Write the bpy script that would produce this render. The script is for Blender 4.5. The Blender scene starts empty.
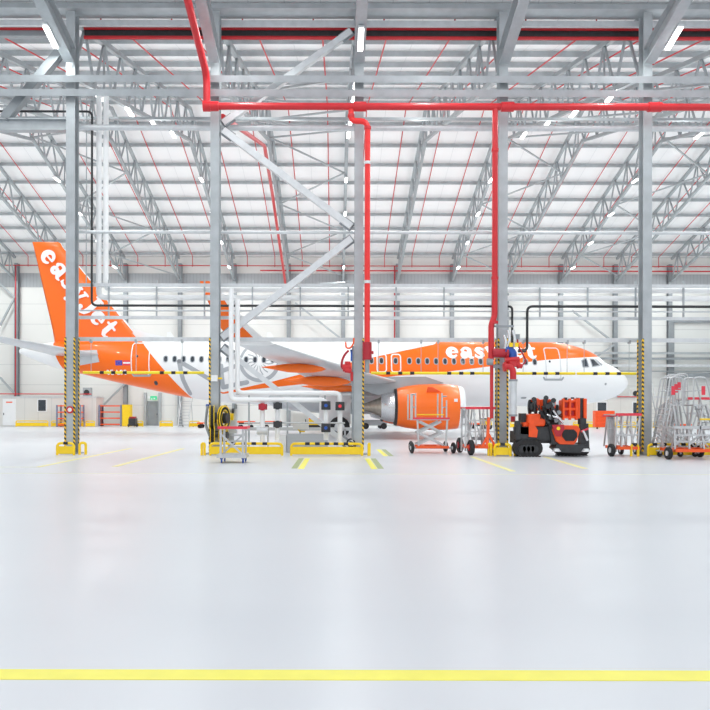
import bpy, math, random
from mathutils import Vector, Matrix
random.seed(7)
S = bpy.context.scene
COL = S.collection
F = 730.0; VX = 335.0; VY = 409.0; EYE = 1.6
XP0, PITCH = 0.80, 5.08          # column grid
def P(px, py, D): return Vector(((px-VX)*D/F, D, EYE+(VY-py)*D/F))
def V(*a): return Vector(a)

# ------------------------------------------------------------------ materials
MATS = {}
def mat(name, col, rough=0.5, metal=0.0, noise=0.0, nscale=3.0, coat=0.0, emis=None, estr=0.0, bump=0.0, trans=0.0):
    if name in MATS: return MATS[name]
    m = bpy.data.materials.new(name); m.use_nodes = True
    nt = m.node_tree; b = nt.nodes['Principled BSDF']
    c = (*col, 1.0)
    b.inputs['Base Color'].default_value = c
    b.inputs['Roughness'].default_value = rough
    b.inputs['Metallic'].default_value = metal
    b.inputs['Coat Weight'].default_value = coat
    b.inputs['Transmission Weight'].default_value = trans
    if emis:
        b.inputs['Emission Color'].default_value = (*emis, 1); b.inputs['Emission Strength'].default_value = estr
    if noise > 0 or bump > 0:
        tc = nt.nodes.new('ShaderNodeTexCoord'); n = nt.nodes.new('ShaderNodeTexNoise')
        n.inputs['Scale'].default_value = nscale; n.inputs['Detail'].default_value = 4
        nt.links.new(tc.outputs['Object'], n.inputs['Vector'])
        if noise > 0:
            r = nt.nodes.new('ShaderNodeValToRGB')
            r.color_ramp.elements[0].position = 0.3; r.color_ramp.elements[1].position = 0.7
            r.color_ramp.elements[0].color = (*[x*(1-noise) for x in col], 1)
            r.color_ramp.elements[1].color = (*[min(1, x*(1+noise)) for x in col], 1)
            nt.links.new(n.outputs['Fac'], r.inputs['Fac']); nt.links.new(r.outputs['Color'], b.inputs['Base Color'])
        if bump > 0:
            bp = nt.nodes.new('ShaderNodeBump'); bp.inputs['Strength'].default_value = bump
            bp.inputs['Distance'].default_value = 0.01
            nt.links.new(n.outputs['Fac'], bp.inputs['Height']); nt.links.new(bp.outputs['Normal'], b.inputs['Normal'])
    MATS[name] = m
    return m

TRUSS = mat('truss_grey_steel', (0.36, 0.39, 0.41), 0.45, 0.2, 0.08, 2.2)
GALV = mat('galvanised_steel', (0.44, 0.47, 0.49), 0.42, 0.35, 0.10, 2.2)
GALVL = mat('light_galvanised_steel', (0.66, 0.68, 0.70), 0.38, 0.3, 0.08, 4)
GALVD = mat('grey_painted_steel', (0.30, 0.325, 0.345), 0.5, 0.2, 0.08, 2)
ALU = mat('brushed_aluminium', (0.56, 0.57, 0.58), 0.33, 0.55, 0.06, 9)
REDB = mat('bright_red_pipe_paint', (0.85, 0.03, 0.03), 0.32, 0.0, 0.06, 3)
RED = mat('red_pipe_paint', (0.60, 0.02, 0.028), 0.32, 0.0, 0.06, 3)
REDD = mat('dark_red_enamel', (0.45, 0.015, 0.03), 0.35, 0, 0.08, 6)
REDRAIL = mat('red_rail_paint', (0.80, 0.05, 0.08), 0.4, 0, 0.05, 6)
BLK = mat('black_rubber', (0.018, 0.018, 0.02), 0.7, 0, 0.15, 12)
DARK = mat('dark_charcoal_steel', (0.04, 0.042, 0.046), 0.45, 0.2, 0.2, 7)
BLKP = mat('black_pipe_coating', (0.03, 0.033, 0.036), 0.5)
YEL = mat('yellow_guard_paint', (1.0, 0.66, 0.01), 0.4, 0, 0.05, 4)
YELB = mat('yellow_bar_paint', (1.0, 0.78, 0.02), 0.4, 0, 0.03, 4)
ORG = mat('orange_aircraft_paint', (1.0, 0.165, 0.003), 0.3, 0, 0.02, 1, coat=0.25)
ORGM = mat('orange_machine_paint', (0.95, 0.09, 0.01), 0.38, 0, 0.10, 5)
ORGT = mat('orange_trolley_paint', (1.0, 0.12, 0.02), 0.42, 0, 0.05, 5)
WHT = mat('white_gloss_paint', (0.86, 0.87, 0.88), 0.35, 0, 0.02, 2)
WPIPE = mat('white_pipe_jacket', (0.92, 0.925, 0.93), 0.45, 0, 0.02, 2)
LETW = mat('white_lettering_film', (0.93, 0.93, 0.93), 0.5, 0, 0.01, 3)
GRYP = mat('grey_livery_film', (0.42, 0.44, 0.47), 0.4, 0, 0.02, 3)
WING = mat('light_grey_wing_paint', (0.60, 0.62, 0.64), 0.3, 0.1, 0.05, 1.2, coat=0.4)
DGRY = mat('mid_grey_fairing_paint', (0.38, 0.40, 0.42), 0.4, 0, 0.06, 2)
GLASS = mat('dark_window_glass', (0.05, 0.06, 0.075), 0.1, 0.0, 0.1, 5)
BLUE = mat('blue_plastic', (0.02, 0.09, 0.42), 0.4, 0, 0.08, 6)
FLAGB = mat('flag_blue', (0.09, 0.06, 0.42), 0.5, 0, 0.02, 3)
FLAGR = mat('flag_red', (0.85, 0.05, 0.07), 0.5, 0, 0.02, 3)
CREAM = mat('cream_cabin_panel', (0.72, 0.71, 0.68), 0.5, 0, 0.02, 1)
TITAN = mat('burnished_titanium', (0.42, 0.37, 0.31), 0.28, 0.85, 0.18, 5)
SILV = mat('polished_silver_skin', (0.74, 0.75, 0.77), 0.22, 0.75, 0.05, 4)
GREEN = mat('green_exit_sign', (0.02, 0.50, 0.22), 0.4, 0, 0.02, 3, emis=(0.05, 0.8, 0.35), estr=0.35)
LAMP = mat('lamp_diffuser', (0.95, 0.95, 0.95), 0.5, 0, 0.0, 1, emis=(1, 1, 0.98), estr=5.0)
BEIGE = mat('beige_cable_cover', (0.65, 0.58, 0.36), 0.6, 0, 0.05, 4)
GRND = mat('olive_floor_marking', (0.35, 0.42, 0.20), 0.5, 0, 0.06, 6)
MARKY = mat('yellow_floor_marking', (0.95, 0.88, 0.12), 0.45, 0, 0.04, 5)
MARKP = mat('pale_yellow_floor_marking', (0.86, 0.82, 0.38), 0.45, 0, 0.05, 4)
MARKF = mat('faint_yellow_floor_marking', (0.80, 0.81, 0.62), 0.45, 0, 0.04, 4)

def hazard(name, axis_mix, freq):
    m = bpy.data.materials.new(name); m.use_nodes = True; nt = m.node_tree
    b = nt.nodes['Principled BSDF']; b.inputs['Roughness'].default_value = 0.5
    tc = nt.nodes.new('ShaderNodeTexCoord'); dt = nt.nodes.new('ShaderNodeVectorMath'); dt.operation = 'DOT_PRODUCT'
    dt.inputs[1].default_value = axis_mix
    mu = nt.nodes.new('ShaderNodeMath'); mu.operation = 'MULTIPLY'; mu.inputs[1].default_value = freq
    fr = nt.nodes.new('ShaderNodeMath'); fr.operation = 'FRACT'
    gt = nt.nodes.new('ShaderNodeMath'); gt.operation = 'GREATER_THAN'; gt.inputs[1].default_value = 0.5
    mx = nt.nodes.new('ShaderNodeMix'); mx.data_type = 'RGBA'
    mx.inputs['A'].default_value = (1.0, 0.62, 0.01, 1); mx.inputs['B'].default_value = (0.02, 0.02, 0.022, 1)
    L = nt.links.new
    L(tc.outputs['Object'], dt.inputs[0]); L(dt.outputs['Value'], mu.inputs[0]); L(mu.outputs[0], fr.inputs[0])
    L(fr.outputs[0], gt.inputs[0]); L(gt.outputs[0], mx.inputs['Factor']); L(mx.outputs['Result'], b.inputs['Base Color'])
    return m
HAZ = hazard('black_yellow_hazard_tape', (0.8, 0.8, 1.0), 1/0.155)

# ------------------------------------------------------------------ mesh builder
class MB:
    def __init__(s): s.v = []; s.f = []; s.m = []; s.cur = 0; s.sm = []
    def add(s, vs, fs, smooth=False):
        o = len(s.v); s.v += [Vector(v) for v in vs]
        for f in fs: s.f.append([o+i for i in f]); s.m.append(s.cur); s.sm.append(smooth)
        return s
    def box(s, x0, x1, y0, y1, z0, z1):
        vs = [(x, y, z) for x in (x0, x1) for y in (y0, y1) for z in (z0, z1)]
        return s.add(vs, [(0,1,3,2),(4,6,7,5),(0,4,5,1),(2,3,7,6),(0,2,6,4),(1,5,7,3)])
    def cbox(s, c, d): return s.box(c[0]-d[0]/2, c[0]+d[0]/2, c[1]-d[1]/2, c[1]+d[1]/2, c[2]-d[2]/2, c[2]+d[2]/2)
    def frame(s, p0, p1, up=None):
        d = (Vector(p1)-Vector(p0)).normalized()
        u = Vector(up) if up else (Vector((0,0,1)) if abs(d.z) < 0.95 else Vector((0,1,0)))
        a = d.cross(u).normalized(); b = a.cross(d).normalized()
        return d, a, b
    def beam(s, p0, p1, w, h, up=None):
        p0 = Vector(p0); p1 = Vector(p1); d, a, b = s.frame(p0, p1, up)
        vs = [p + a*i*w/2 + b*j*h/2 for p in (p0, p1) for i, j in ((-1,-1),(1,-1),(1,1),(-1,1))]
        return s.add(vs, [(0,1,2,3),(7,6,5,4),(0,4,5,1),(1,5,6,2),(2,6,7,3),(3,7,4,0)])
    def hbeam(s, p0, p1, w, h, t=0.03, tw=0.02, up=None):   # w flange width, h depth along up
        p0 = Vector(p0); p1 = Vector(p1); d, a, b = s.frame(p0, p1, up)
        for off, ww, hh in ((b*(h/2-t/2), w, t), (b*(-h/2+t/2), w, t), (b*0, tw, h-2*t)):
            s.beam(p0+off, p1+off, ww, hh, up=b)
        return s
    def cyl(s, p0, p1, r0, r1=None, n=12, caps=True):
        r1 = r0 if r1 is None else r1
        p0 = Vector(p0); p1 = Vector(p1); d, a, b = s.frame(p0, p1)
        vs = []
        for p, r in ((p0, r0), (p1, r1)):
            for i in range(n):
                t = 2*math.pi*i/n; vs.append(p + a*math.cos(t)*r + b*math.sin(t)*r)
        s.add(vs, [(i, (i+1) % n, n+(i+1) % n, n+i) for i in range(n)], True)
        if caps: s.add(vs, [list(range(n))[::-1], list(range(n, 2*n))])
        return s
    def tube(s, pts, r, n=8, bend=0.0):
        pts = [Vector(p) for p in pts]
        if bend > 0 and len(pts) > 2:
            q = [pts[0]]
            for i in range(1, len(pts)-1):
                a, b, c = pts[i-1], pts[i], pts[i+1]
                e = min(bend, (a-b).length*0.45, (c-b).length*0.45)
                A = b+(a-b).normalized()*e; C = b+(c-b).normalized()*e
                for k in range(5):
                    t = k/4; q.append(A*(1-t)**2 + b*2*t*(1-t) + C*t*t)
            q.append(pts[-1]); pts = q
        rings = []; prev = None
        for i, p in enumerate(pts):
            if i == 0: d = pts[1]-p
            elif i == len(pts)-1: d = p-pts[i-1]
            else: d = (pts[i+1]-p).normalized() + (p-pts[i-1]).normalized()
            d.normalize()
            if prev is None:
                u = Vector((0,0,1)) if abs(d.z) < 0.9 else Vector((0,1,0)); a = d.cross(u).normalized()
            else: a = (prev - d*prev.dot(d)).normalized()
            prev = a; b = d.cross(a)
            rings.append([p + a*math.cos(2*math.pi*k/n)*r + b*math.sin(2*math.pi*k/n)*r for k in range(n)])
        vs = [v for rg in rings for v in rg]; fs = []
        for i in range(len(rings)-1):
            for k in range(n): fs.append((i*n+k, i*n+(k+1) % n, (i+1)*n+(k+1) % n, (i+1)*n+k))
        s.add(vs, fs, True)
        s.add(vs, [list(range(n)), list(range(len(vs)-n, len(vs)))[::-1]])
        return s
    def torus(s, c, axis, R, r, n=24, k=8):
        c = Vector(c); d, a, b = s.frame(c, c+Vector(axis)); vs = []; fs = []
        for i in range(n):
            t = 2*math.pi*i/n; o = a*math.cos(t)+b*math.sin(t)
            for j in range(k):
                u = 2*math.pi*j/k; vs.append(c+o*(R+r*math.cos(u))+d*r*math.sin(u))
        for i in range(n):
            for j in range(k): fs.append((i*k+j, ((i+1)%n)*k+j, ((i+1)%n)*k+(j+1)%k, i*k+(j+1)%k))
        return s.add(vs, fs, True)
    def lathe(s, p0, axis, prof, n=40, smooth=True):   # prof: (distance along axis, radius)
        p0 = Vector(p0); d, a, b = s.frame(p0, p0+Vector(axis)); vs = []; fs = []
        for t, r in prof:
            for i in range(n):
                u = 2*math.pi*i/n; vs.append(p0+d*t+a*math.cos(u)*r+b*math.sin(u)*r)
        for j in range(len(prof)-1):
            for i in range(n): fs.append((j*n+i, j*n+(i+1)%n, (j+1)*n+(i+1)%n, (j+1)*n+i))
        return s.add(vs, fs, smooth)
    def wheel(s, c, axis, R, w, n=24):
        c = Vector(c); a = Vector(axis).normalized()
        s.lathe(c-a*w/2, a, [(w*.1, 0.0), (w*.1, R*.55), (0, R*.62), (0, R*.86), (w*.18, R), (w*.82, R), (w, R*.86), (w, R*.62), (w*.9, R*.55), (w*.9, 0.0)], n)
        return s
    def prism(s, poly, axis, d):   # poly list of 3D points, extruded by vector
        n = len(poly); o = Vector(axis)*d
        vs = [Vector(p) for p in poly]+[Vector(p)+o for p in poly]
        return s.add(vs, [list(range(n))[::-1], list(range(n, 2*n))]+[(i, (i+1)%n, n+(i+1)%n, n+i) for i in range(n)])
    def grid(s, rows, smooth=True, closed=False):
        nv = len(rows[0]); vs = [v for r in rows for v in r]; fs = []
        for i in range(len(rows)-1):
            for j in range(nv if closed else nv-1):
                fs.append((i*nv+j, i*nv+(j+1)%nv, (i+1)*nv+(j+1)%nv, (i+1)*nv+j))
        return s.add(vs, fs, smooth)

ORI = {}
def emit(name, mb, mats, parent=None, label=None, cat=None, group=None, kind=None, origin=None, recalc=True, bevel=0):
    if not isinstance(mats, (list, tuple)): mats = [mats]
    xs = [v.x for v in mb.v]; ys = [v.y for v in mb.v]; zs = [v.z for v in mb.v]
    if origin is None:
        origin = Vector(((min(xs)+max(xs))/2, (min(ys)+max(ys))/2, min(zs) if parent is None else (min(zs)+max(zs))/2))
    origin = Vector(origin)
    me = bpy.data.meshes.new(name)
    me.from_pydata([v-origin for v in mb.v], [], mb.f)
    for m in mats: me.materials.append(m)
    for p, mi, sm in zip(me.polygons, mb.m, mb.sm): p.material_index = mi; p.use_smooth = sm
    if recalc:
        import bmesh
        bm = bmesh.new(); bm.from_mesh(me); bmesh.ops.recalc_face_normals(bm, faces=bm.faces); bm.to_mesh(me); bm.free()
    me.update()
    o = bpy.data.objects.new(name, me); COL.objects.link(o)
    ORI[o.name] = origin
    if parent is not None:
        o.parent = parent; o.location = origin-ORI[parent.name]
    else: o.location = origin
    if bevel:
        md = o.modifiers.new('bevel', 'BEVEL'); md.width = bevel; md.segments = 3; md.limit_method = 'ANGLE'
    if label: o['label'] = label
    if cat: o['category'] = cat
    if group: o['group'] = group
    if kind: o['kind'] = kind
    return o
def thing(name, label, cat, loc, group=None):
    o = bpy.data.objects.new(name, None); COL.objects.link(o); o.location = loc; ORI[o.name] = Vector(loc)
    o['label'] = label; o['category'] = cat
    if group: o['group'] = group
    return o
def clone(o, delta=(0,0,0), label=None, parent=None, group=None):
    c = o.copy(); COL.objects.link(c)
    if parent is None: c.location = o.location+Vector(delta)
    else: c.parent = parent
    ORI[c.name] = ORI[o.name]+Vector(delta)
    if label: c['label'] = label
    if group: c['group'] = group
    for ch in list(o.children): clone(ch, delta, None, c)
    return c
def struct(name, mb, mats, parent=None): return emit(name, mb, mats, parent, kind='structure' if parent is None else None)
ORDW = ['first','second','third','fourth','fifth','sixth','seventh','eighth','ninth','tenth','eleventh','twelfth','thirteenth','fourteenth','fifteenth','sixteenth','seventeenth','eighteenth','nineteenth','twentieth','twenty-first','twenty-second','twenty-third','twenty-fourth','twenty-fifth','twenty-sixth','twenty-seventh','twenty-eighth','twenty-ninth','thirtieth','thirty-first','thirty-second','thirty-third','thirty-fourth']

# ------------------------------------------------------------------ procedural shell materials
def floor_mat():
    m = bpy.data.materials.new('polished_epoxy_floor'); m.use_nodes = True; nt = m.node_tree; b = nt.nodes['Principled BSDF']
    tc = nt.nodes.new('ShaderNodeTexCoord'); mp = nt.nodes.new('ShaderNodeMapping'); mp.inputs['Scale'].default_value = (0.05, 0.25, 1)
    n = nt.nodes.new('ShaderNodeTexNoise'); n.inputs['Scale'].default_value = 1.0; n.inputs['Detail'].default_value = 5
    r = nt.nodes.new('ShaderNodeValToRGB'); r.color_ramp.elements[0].position = 0.3; r.color_ramp.elements[1].position = 0.7
    r.color_ramp.elements[0].color = (0.66, 0.685, 0.725, 1); r.color_ramp.elements[1].color = (0.71, 0.73, 0.765, 1)
    L = nt.links.new
    L(tc.outputs['Object'], mp.inputs['Vector']); L(mp.outputs[0], n.inputs['Vector']); L(n.outputs['Fac'], r.inputs['Fac'])
    L(r.outputs['Color'], b.inputs['Base Color'])
    b.inputs['Roughness'].default_value = 0.3; b.inputs['Specular IOR Level'].default_value = 0.22
    return m
def panel_mat(name, col, w, h, seam, rough=0.5, corr=None):
    m = bpy.data.materials.new(name); m.use_nodes = True; nt = m.node_tree; b = nt.nodes['Principled BSDF']
    tc = nt.nodes.new('ShaderNodeTexCoord'); sp = nt.nodes.new('ShaderNodeSeparateXYZ'); L = nt.links.new
    L(tc.outputs['Object'], sp.inputs[0])
    def line(out, period, width):
        a = nt.nodes.new('ShaderNodeMath'); a.operation = 'DIVIDE'; a.inputs[1].default_value = period; L(out, a.inputs[0])
        f = nt.nodes.new('ShaderNodeMath'); f.operation = 'FRACT'; L(a.outputs[0], f.inputs[0])
        l = nt.nodes.new('ShaderNodeMath'); l.operation = 'LESS_THAN'; l.inputs[1].default_value = width/period; L(f.outputs[0], l.inputs[0])
        return l.outputs[0]
    outs = []
    if w: outs.append(line(sp.outputs['X'], w, 0.04))
    if h: outs.append(line(sp.outputs[corr or 'Z'], h, 0.05))
    o = outs[0]
    if len(outs) > 1:
        mxm = nt.nodes.new('ShaderNodeMath'); mxm.operation = 'MAXIMUM'; L(outs[0], mxm.inputs[0]); L(outs[1], mxm.inputs[1]); o = mxm.outputs[0]
    n = nt.nodes.new('ShaderNodeTexNoise'); n.inputs['Scale'].default_value = 0.3; L(tc.outputs['Object'], n.inputs['Vector'])
    r = nt.nodes.new('ShaderNodeValToRGB'); r.color_ramp.elements[0].color = (*[c*0.96 for c in col], 1); r.color_ramp.elements[1].color = (*[min(1, c*1.04) for c in col], 1)
    L(n.outputs['Fac'], r.inputs['Fac'])
    mx = nt.nodes.new('ShaderNodeMix'); mx.data_type = 'RGBA'; L(o, mx.inputs['Factor']); L(r.outputs['Color'], mx.inputs['A'])
    mx.inputs['B'].default_value = (*seam, 1); L(mx.outputs['Result'], b.inputs['Base Color'])
    b.inputs['Roughness'].default_value = rough
    return m

DW = 68.7                      # back wall depth
RZ, RY = 21.5, 47.4            # ridge
EZ = 15.9                      # eaves height at wall and at column row
SL = (RZ-EZ)/(DW-RY)
CY = 25.9                      # column row depth
def roof_z(y):
    if y >= RY: return RZ-(y-RY)*SL
    if y >= CY: return RZ-(RY-y)*SL*(DW-RY)/(RY-CY)
    return EZ+(CY-y)*SL
XL, XR = -42.0, 46.0
fl = MB().box(XL, XR, -8, DW+0.3, -0.2, 0)
struct('floor', fl, floor_mat())
rf = MB()
ys = [DW+0.3, RY, CY, 4.0]
for i in range(3):
    a, b = ys[i], ys[i+1]
    za, zb = roof_z(min(a, DW)), roof_z(b)
    rf.add([(XL, a, za), (XR, a, za), (XR, b, zb), (XL, b, zb), (XL, a, za+.25), (XR, a, za+.25), (XR, b, zb+.25), (XL, b, zb+.25)],
           [(3,2,1,0),(4,5,6,7),(0,1,5,4),(2,3,7,6),(1,2,6,5),(0,4,7,3)])
struct('ceiling', rf, panel_mat('white_roof_deck', (0.93, 0.935, 0.94), 1.28, 0, (0.80, 0.81, 0.82)))
wallm = panel_mat('cream_wall_panel', (0.80, 0.80, 0.775), 0, 1.9, (0.62, 0.63, 0.62))
struct('wall_back', MB().box(XL, XR, DW, DW+0.3, 0, 14.0), wallm)
bandm = panel_mat('corrugated_grey_band', (0.40, 0.42, 0.44), 0.32, 0, (0.30, 0.32, 0.34))
struct('trim_1', MB().box(XL, XR, DW-0.06, DW+0.3, 13.0, 14.3), bandm)
struct('trim_2', MB().box(XL, XR, DW, DW+0.3, 14.3, EZ), wallm)
for nm, x0, x1 in (('wall_left', XL-.3, XL), ('wall_right', XR, XR+.3)):
    struct(nm, MB().box(x0, x1, -8, DW+0.3, 0, EZ+7), wallm)

# ------------------------------------------------------------------ back wall columns
kx = range(-8, 9)
wc = MB(); first = None; n_ = 0
for k in kx:
    x = XP0-0.05+5.1*k
    if x < -31 or x > 33.5: continue
    lab = '%s dark grey wall column from the left on the cream back wall' % ORDW[n_]; n_ += 1
    if first is None:
        first = emit('wall_column', MB().hbeam((x, DW-0.24, 0), (x, DW-0.24, 15.2), 0.36, 0.40, up=(0,1,0)), GALVD, label=lab, cat='column', group='columns along the back wall'); fx = x
    else: clone(first, (x-fx, 0, 0), lab)

# ------------------------------------------------------------------ roof purlins
def ordinal_set(seq): return list(seq)
yy = DW-1.0; n_ = 0; pfirst = None
while yy > RY+0.5:
    z = roof_z(yy)
    m = MB().beam((XL+.2, yy, z-0.17), (XR-.2, yy, z-0.17), 0.10, 0.24, up=(0, SL, 1))
    emit('roof_purlin', m, GALV, label='thin grey roof purlin, %s up from the back wall' % ORDW[n_], cat='roof beam', group='purlins of the far roof slope'); n_ += 1; yy -= 2.3
yy = RY-1.0; n_ = 0
while yy > CY+0.5:
    z = roof_z(yy)
    emit('roof_purlin', MB().beam((XL+.2, yy, z-0.17), (XR-.2, yy, z-0.17), 0.10, 0.24, up=(0, -SL, 1)), GALV,
         label='thin grey roof purlin on the near slope, %s from the ridge' % ORDW[n_], cat='roof beam', group='purlins of the near roof slope'); n_ += 1; yy -= 2.3
for i, yy in enumerate((CY-0.9, CY-3.0)):
    z = roof_z(yy)
    emit('roof_purlin', MB().beam((XL+.2, yy, z-0.17), (XR-.2, yy, z-0.17), 0.10, 0.24), GALV,
         label='grey purlin at the very top edge, %s row before the front columns' % ORDW[i], cat='roof beam', group='purlins of the front roof')

# ------------------------------------------------------------------ trusses
def build_truss(x, lab):
    t = thing('roof_truss', lab, 'roof truss', (x, CY+0.35, 13.0), 'lattice trusses under the roof')
    def bot(y): return roof_z(y)-2.45
    def top(y): return roof_z(y)-0.42
    y0, y1 = CY+0.4, DW-0.7
    emit('top_chord', MB().beam((x, y0, top(y0)), (x, RY, top(RY)), .20, .20).beam((x, RY, top(RY)), (x, y1, top(y1)), .20, .20), TRUSS, t)
    emit('bottom_chord', MB().beam((x, y0, bot(y0)), (x, RY, bot(RY)), .18, .18).beam((x, RY, bot(RY)), (x, y1, bot(y1)), .18, .18), TRUSS, t)
    ns = 18
    L = [y0+(y1-y0)*i/ns for i in range(ns+1)]
    wm = None
    for i in range(ns):
        a, b = L[i], L[i+1]; mid = (a+b)/2
        emit('web_member', MB().beam((x, a, bot(a)), (x, mid, top(mid)), .09, .09), TRUSS, t)
        emit('web_member', MB().beam((x, mid, top(mid)), (x, b, bot(b)), .09, .09), TRUSS, t)
        if i % 2: emit('web_member', MB().beam((x, mid, bot(mid)), (x, mid, top(mid)), .07, .07), TRUSS, t)
    return t
tx = [XP0-0.05+5.1*k for k in range(-6, 7)]
t0 = None
for i, x in enumerate(tx):
    lab = 'grey lattice roof truss, %s from the left' % ORDW[i]
    if t0 is None: t0 = build_truss(x, lab); tx0 = x
    else: clone(t0, (x-tx0, 0, 0), lab)

# bottom chord wind bracing in three bays
def wind_brace(k, lab):
    xa, xb = XP0-.05+5.1*k, XP0-.05+5.1*(k+1)
    t = thing('wind_bracing', lab, 'bracing', ((xa+xb)/2, 47, 13), 'wind bracing between trusses')
    yv = [CY+1.2+i*4.03 for i in range(11)]
    for i in range(10):
        a, b = yv[i], yv[i+1]
        za, zb = roof_z(a)-2.3, roof_z(b)-2.3
        p, q = (V(xa+.12, a, za), V(xb-.12, b, zb)) if i % 2 else (V(xb-.12, a, za), V(xa+.12, b, zb))
        emit('brace_rod', MB().beam(p, q, .09, .09), GALV, t)
    return t
wind_brace(-1, 'zigzag grey bracing between trusses left of the centre column')
wind_brace(2, 'zigzag grey bracing between trusses just right of the fourth front column')
wind_brace(-4, 'zigzag grey bracing between trusses at the upper left')
wind_brace(4, 'zigzag grey bracing between trusses at the far right')

# sprinkler branch lines
n_ = 0
SX = [XP0-.05+1.275+2.55*i for i in range(-12, 13)]
for i, x in enumerate(SX):
    pts = [(x, CY+1.0, roof_z(CY+1.0)-.33), (x, RY, RZ-.33), (x, DW-.8, roof_z(DW-.8)-.33), (x, DW-.8, EZ-1.1)]
    emit('sprinkler_pipe', MB().tube(pts, .035, 6), RED, label='thin red sprinkler line under the roof, %s from the left' % ORDW[i], cat='pipe', group='thin sprinkler lines under the roof')
emit('wall_pipe', MB().tube([(XL+.5, DW-.45, 14.98), (XR-.5, DW-.45, 14.98)], .045, 8), RED, label='upper of two long red pipes high on the back wall', cat='pipe')
emit('wall_pipe', MB().tube([(-7.0, DW-.62, 14.5), (XR-.5, DW-.62, 14.5)], .065, 8), RED, label='lower red pipe high on the back wall, starting behind the centre', cat='pipe')
for (px, py0, py1, lb) in ((17.5, 250, 394, 'vertical red pipe on the back wall at the far left'), (394, 250, 340, 'vertical red pipe on the back wall right of the centre')):
    a = P(px, py0, DW-.55); b = P(px, py1+80, DW-.55)
    emit('wall_riser', MB().tube([(a.x, DW-1.0, 14.9), (a.x, DW-1.0, 2.6 if px < 100 else .8)], .06, 8), REDD, label=lb, cat='pipe')

# ceiling lights hanging below the trusses
def build_light(x, y, lab):
    z = roof_z(y)-2.45-.24
    t = thing('ceiling_light', lab, 'light', (x, y, z), 'linear lights under the trusses')
    emit('lamp_housing', MB().box(x-.10, x+.10, y-.5, y+.5, z+.03, z+.11), GALVL, t)
    emit('diffuser', MB().box(x-.085, x+.085, y-.47, y+.47, z-.02, z+.03), LAMP, t)
    emit('hanger', MB().box(x-.015, x+.015, y-.4, y-.37, z+.11, z+.22).box(x-.015, x+.015, y+.37, y+.4, z+.11, z+.22), GALV, t)
    return t
LY = [29.0, 33.5, 38.0, 42.5, 51.5, 56.0, 60.5, 65.0]
l0 = None
for j, k in enumerate(range(-4, 5, 1)):
    if k % 2: continue
    x = XP0-.05+5.1*k
    row = ORDW[(k+4)//2]
    for i, y in enumerate(LY):
        if not (2 < VX+x*F/y < 708): continue
        lab = '%s lamp out from the back wall on the %s lamp-carrying truss from the left' % (ORDW[len(LY)-1-i], row)
        if l0 is None: l0 = build_light(x, y, lab); lp = V(x, y, roof_z(y))
        else: clone(l0, (x-lp.x, y-lp.y, roof_z(y)-lp.z), lab)

# ------------------------------------------------------------------ front column row
COLX = [XP0+.03+PITCH*k for k in (-2, -1, 0, 1, 2)]
CN = ['leftmost front column', 'second front column', 'centre front column', 'fourth front column', 'rightmost front column']
STR = [('FL','FR','RR'), ('FL',), ('FR',), ('FL','FR','RL'), ('FL','RL')]
W_, H_ = 0.31, 0.42
for i, x in enumerate(COLX):
    t = thing('steel_column', ['grey steel column at the far left with striped corner guards', 'grey steel column carrying the yellow hose reels', 'grey steel column at the centre beside a red riser', 'grey steel column with the red and blue valve set', 'grey steel column at the right behind the step ladders'][i], 'column', (x, CY, 0), 'front row of steel columns')
    emit('shaft', MB().hbeam((x, CY, 0.03), (x, CY, 16.2 if False else 15.6), W_, H_, .035, .03, up=(0,1,0)), GALV, t)
    emit('base_plate', MB().cbox((x, CY, .015), (.62, .72, .03)), GALVD, t)
    for sname in STR[i]:
        yb = CY-H_/2 if sname[0] == 'F' else CY+H_/2
        sx = -1 if sname[1] == 'L' else 1
        m = MB().box(x+sx*(W_/2+.004)-.028, x+sx*(W_/2+.004)+.028, yb-.03, yb+.03, .12, 4.1) if sname[0]=='F' else MB().box(x+sx*(W_/2+.004)-.025, x+sx*(W_/2+.004)+.025, yb-.03, yb+.03, .12, 4.1)
        emit('striped_corner_guard', m, HAZ, t)
    # rafter of the front hall meeting this column
    y1 = 13.0
    r = MB()
    p0 = V(x, CY-.27, 13.66+.35); p1 = V(x, y1, 13.66+.35+(CY-.27-y1)*SL)
    r.hbeam(p0, p1, .36, .62, .035, .03)
    emit('front_rafter', r, GALV, label='sloping steel rafter running up from the '+CN[i], cat='roof beam', group='rafters over the front columns')
# additional knee / end plates
GX0, GX1 = -16.0, 17.0
def rail(name, py, D, r, mt, lab, x0=GX0, x1=GX1, n=8, cat='pipe'):
    z = EYE+(VY-py)*D/F
    return emit(name, MB().tube([(x0, D, z), (x1, D, z)], r, n), mt, label=lab, cat=cat)
def bar(name, py, D, w, h, mt, lab, x0=GX0, x1=GX1, cat='beam'):
    z = EYE+(VY-py)*D/F
    return emit(name, MB().beam((x0, D, z), (x1, D, z), w, h), mt, label=lab, cat=cat)
DF = CY-.25-.14
emit('crossbeam', MB().hbeam((GX0, DF, P(0,79,DF).z), (GX1, DF, P(0,79,DF).z), .22, .24, .02, .015, up=(0,1,0.45)), GALV, label='upper of two pale steel beams crossing above all columns', cat='beam')
emit('crossbeam', MB().hbeam((GX0, DF, P(0,93,DF).z), (GX1, DF, P(0,93,DF).z), .22, .24, .02, .015, up=(0,1,0.45)), GALV, label='lower of two pale steel beams crossing above all columns', cat='beam')
bar('tie_beam', 24, CY+.45, .12, .20, GALVL, 'pale tie beam near the top edge behind the columns')
bar('tie_beam', 4, CY+.6, .14, .26, GALV, 'grey beam along the very top edge of the view')
DB = CY+.25+.16
rail('tie_tube', 128, DB, .11, GALVL, 'long pale tube behind the columns below the red main pipe')
rail('tie_tube', 232.5, DB, .06, GALVL, 'thin pale tube high behind the columns over the tail fin', x0=COLX[0])
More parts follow.
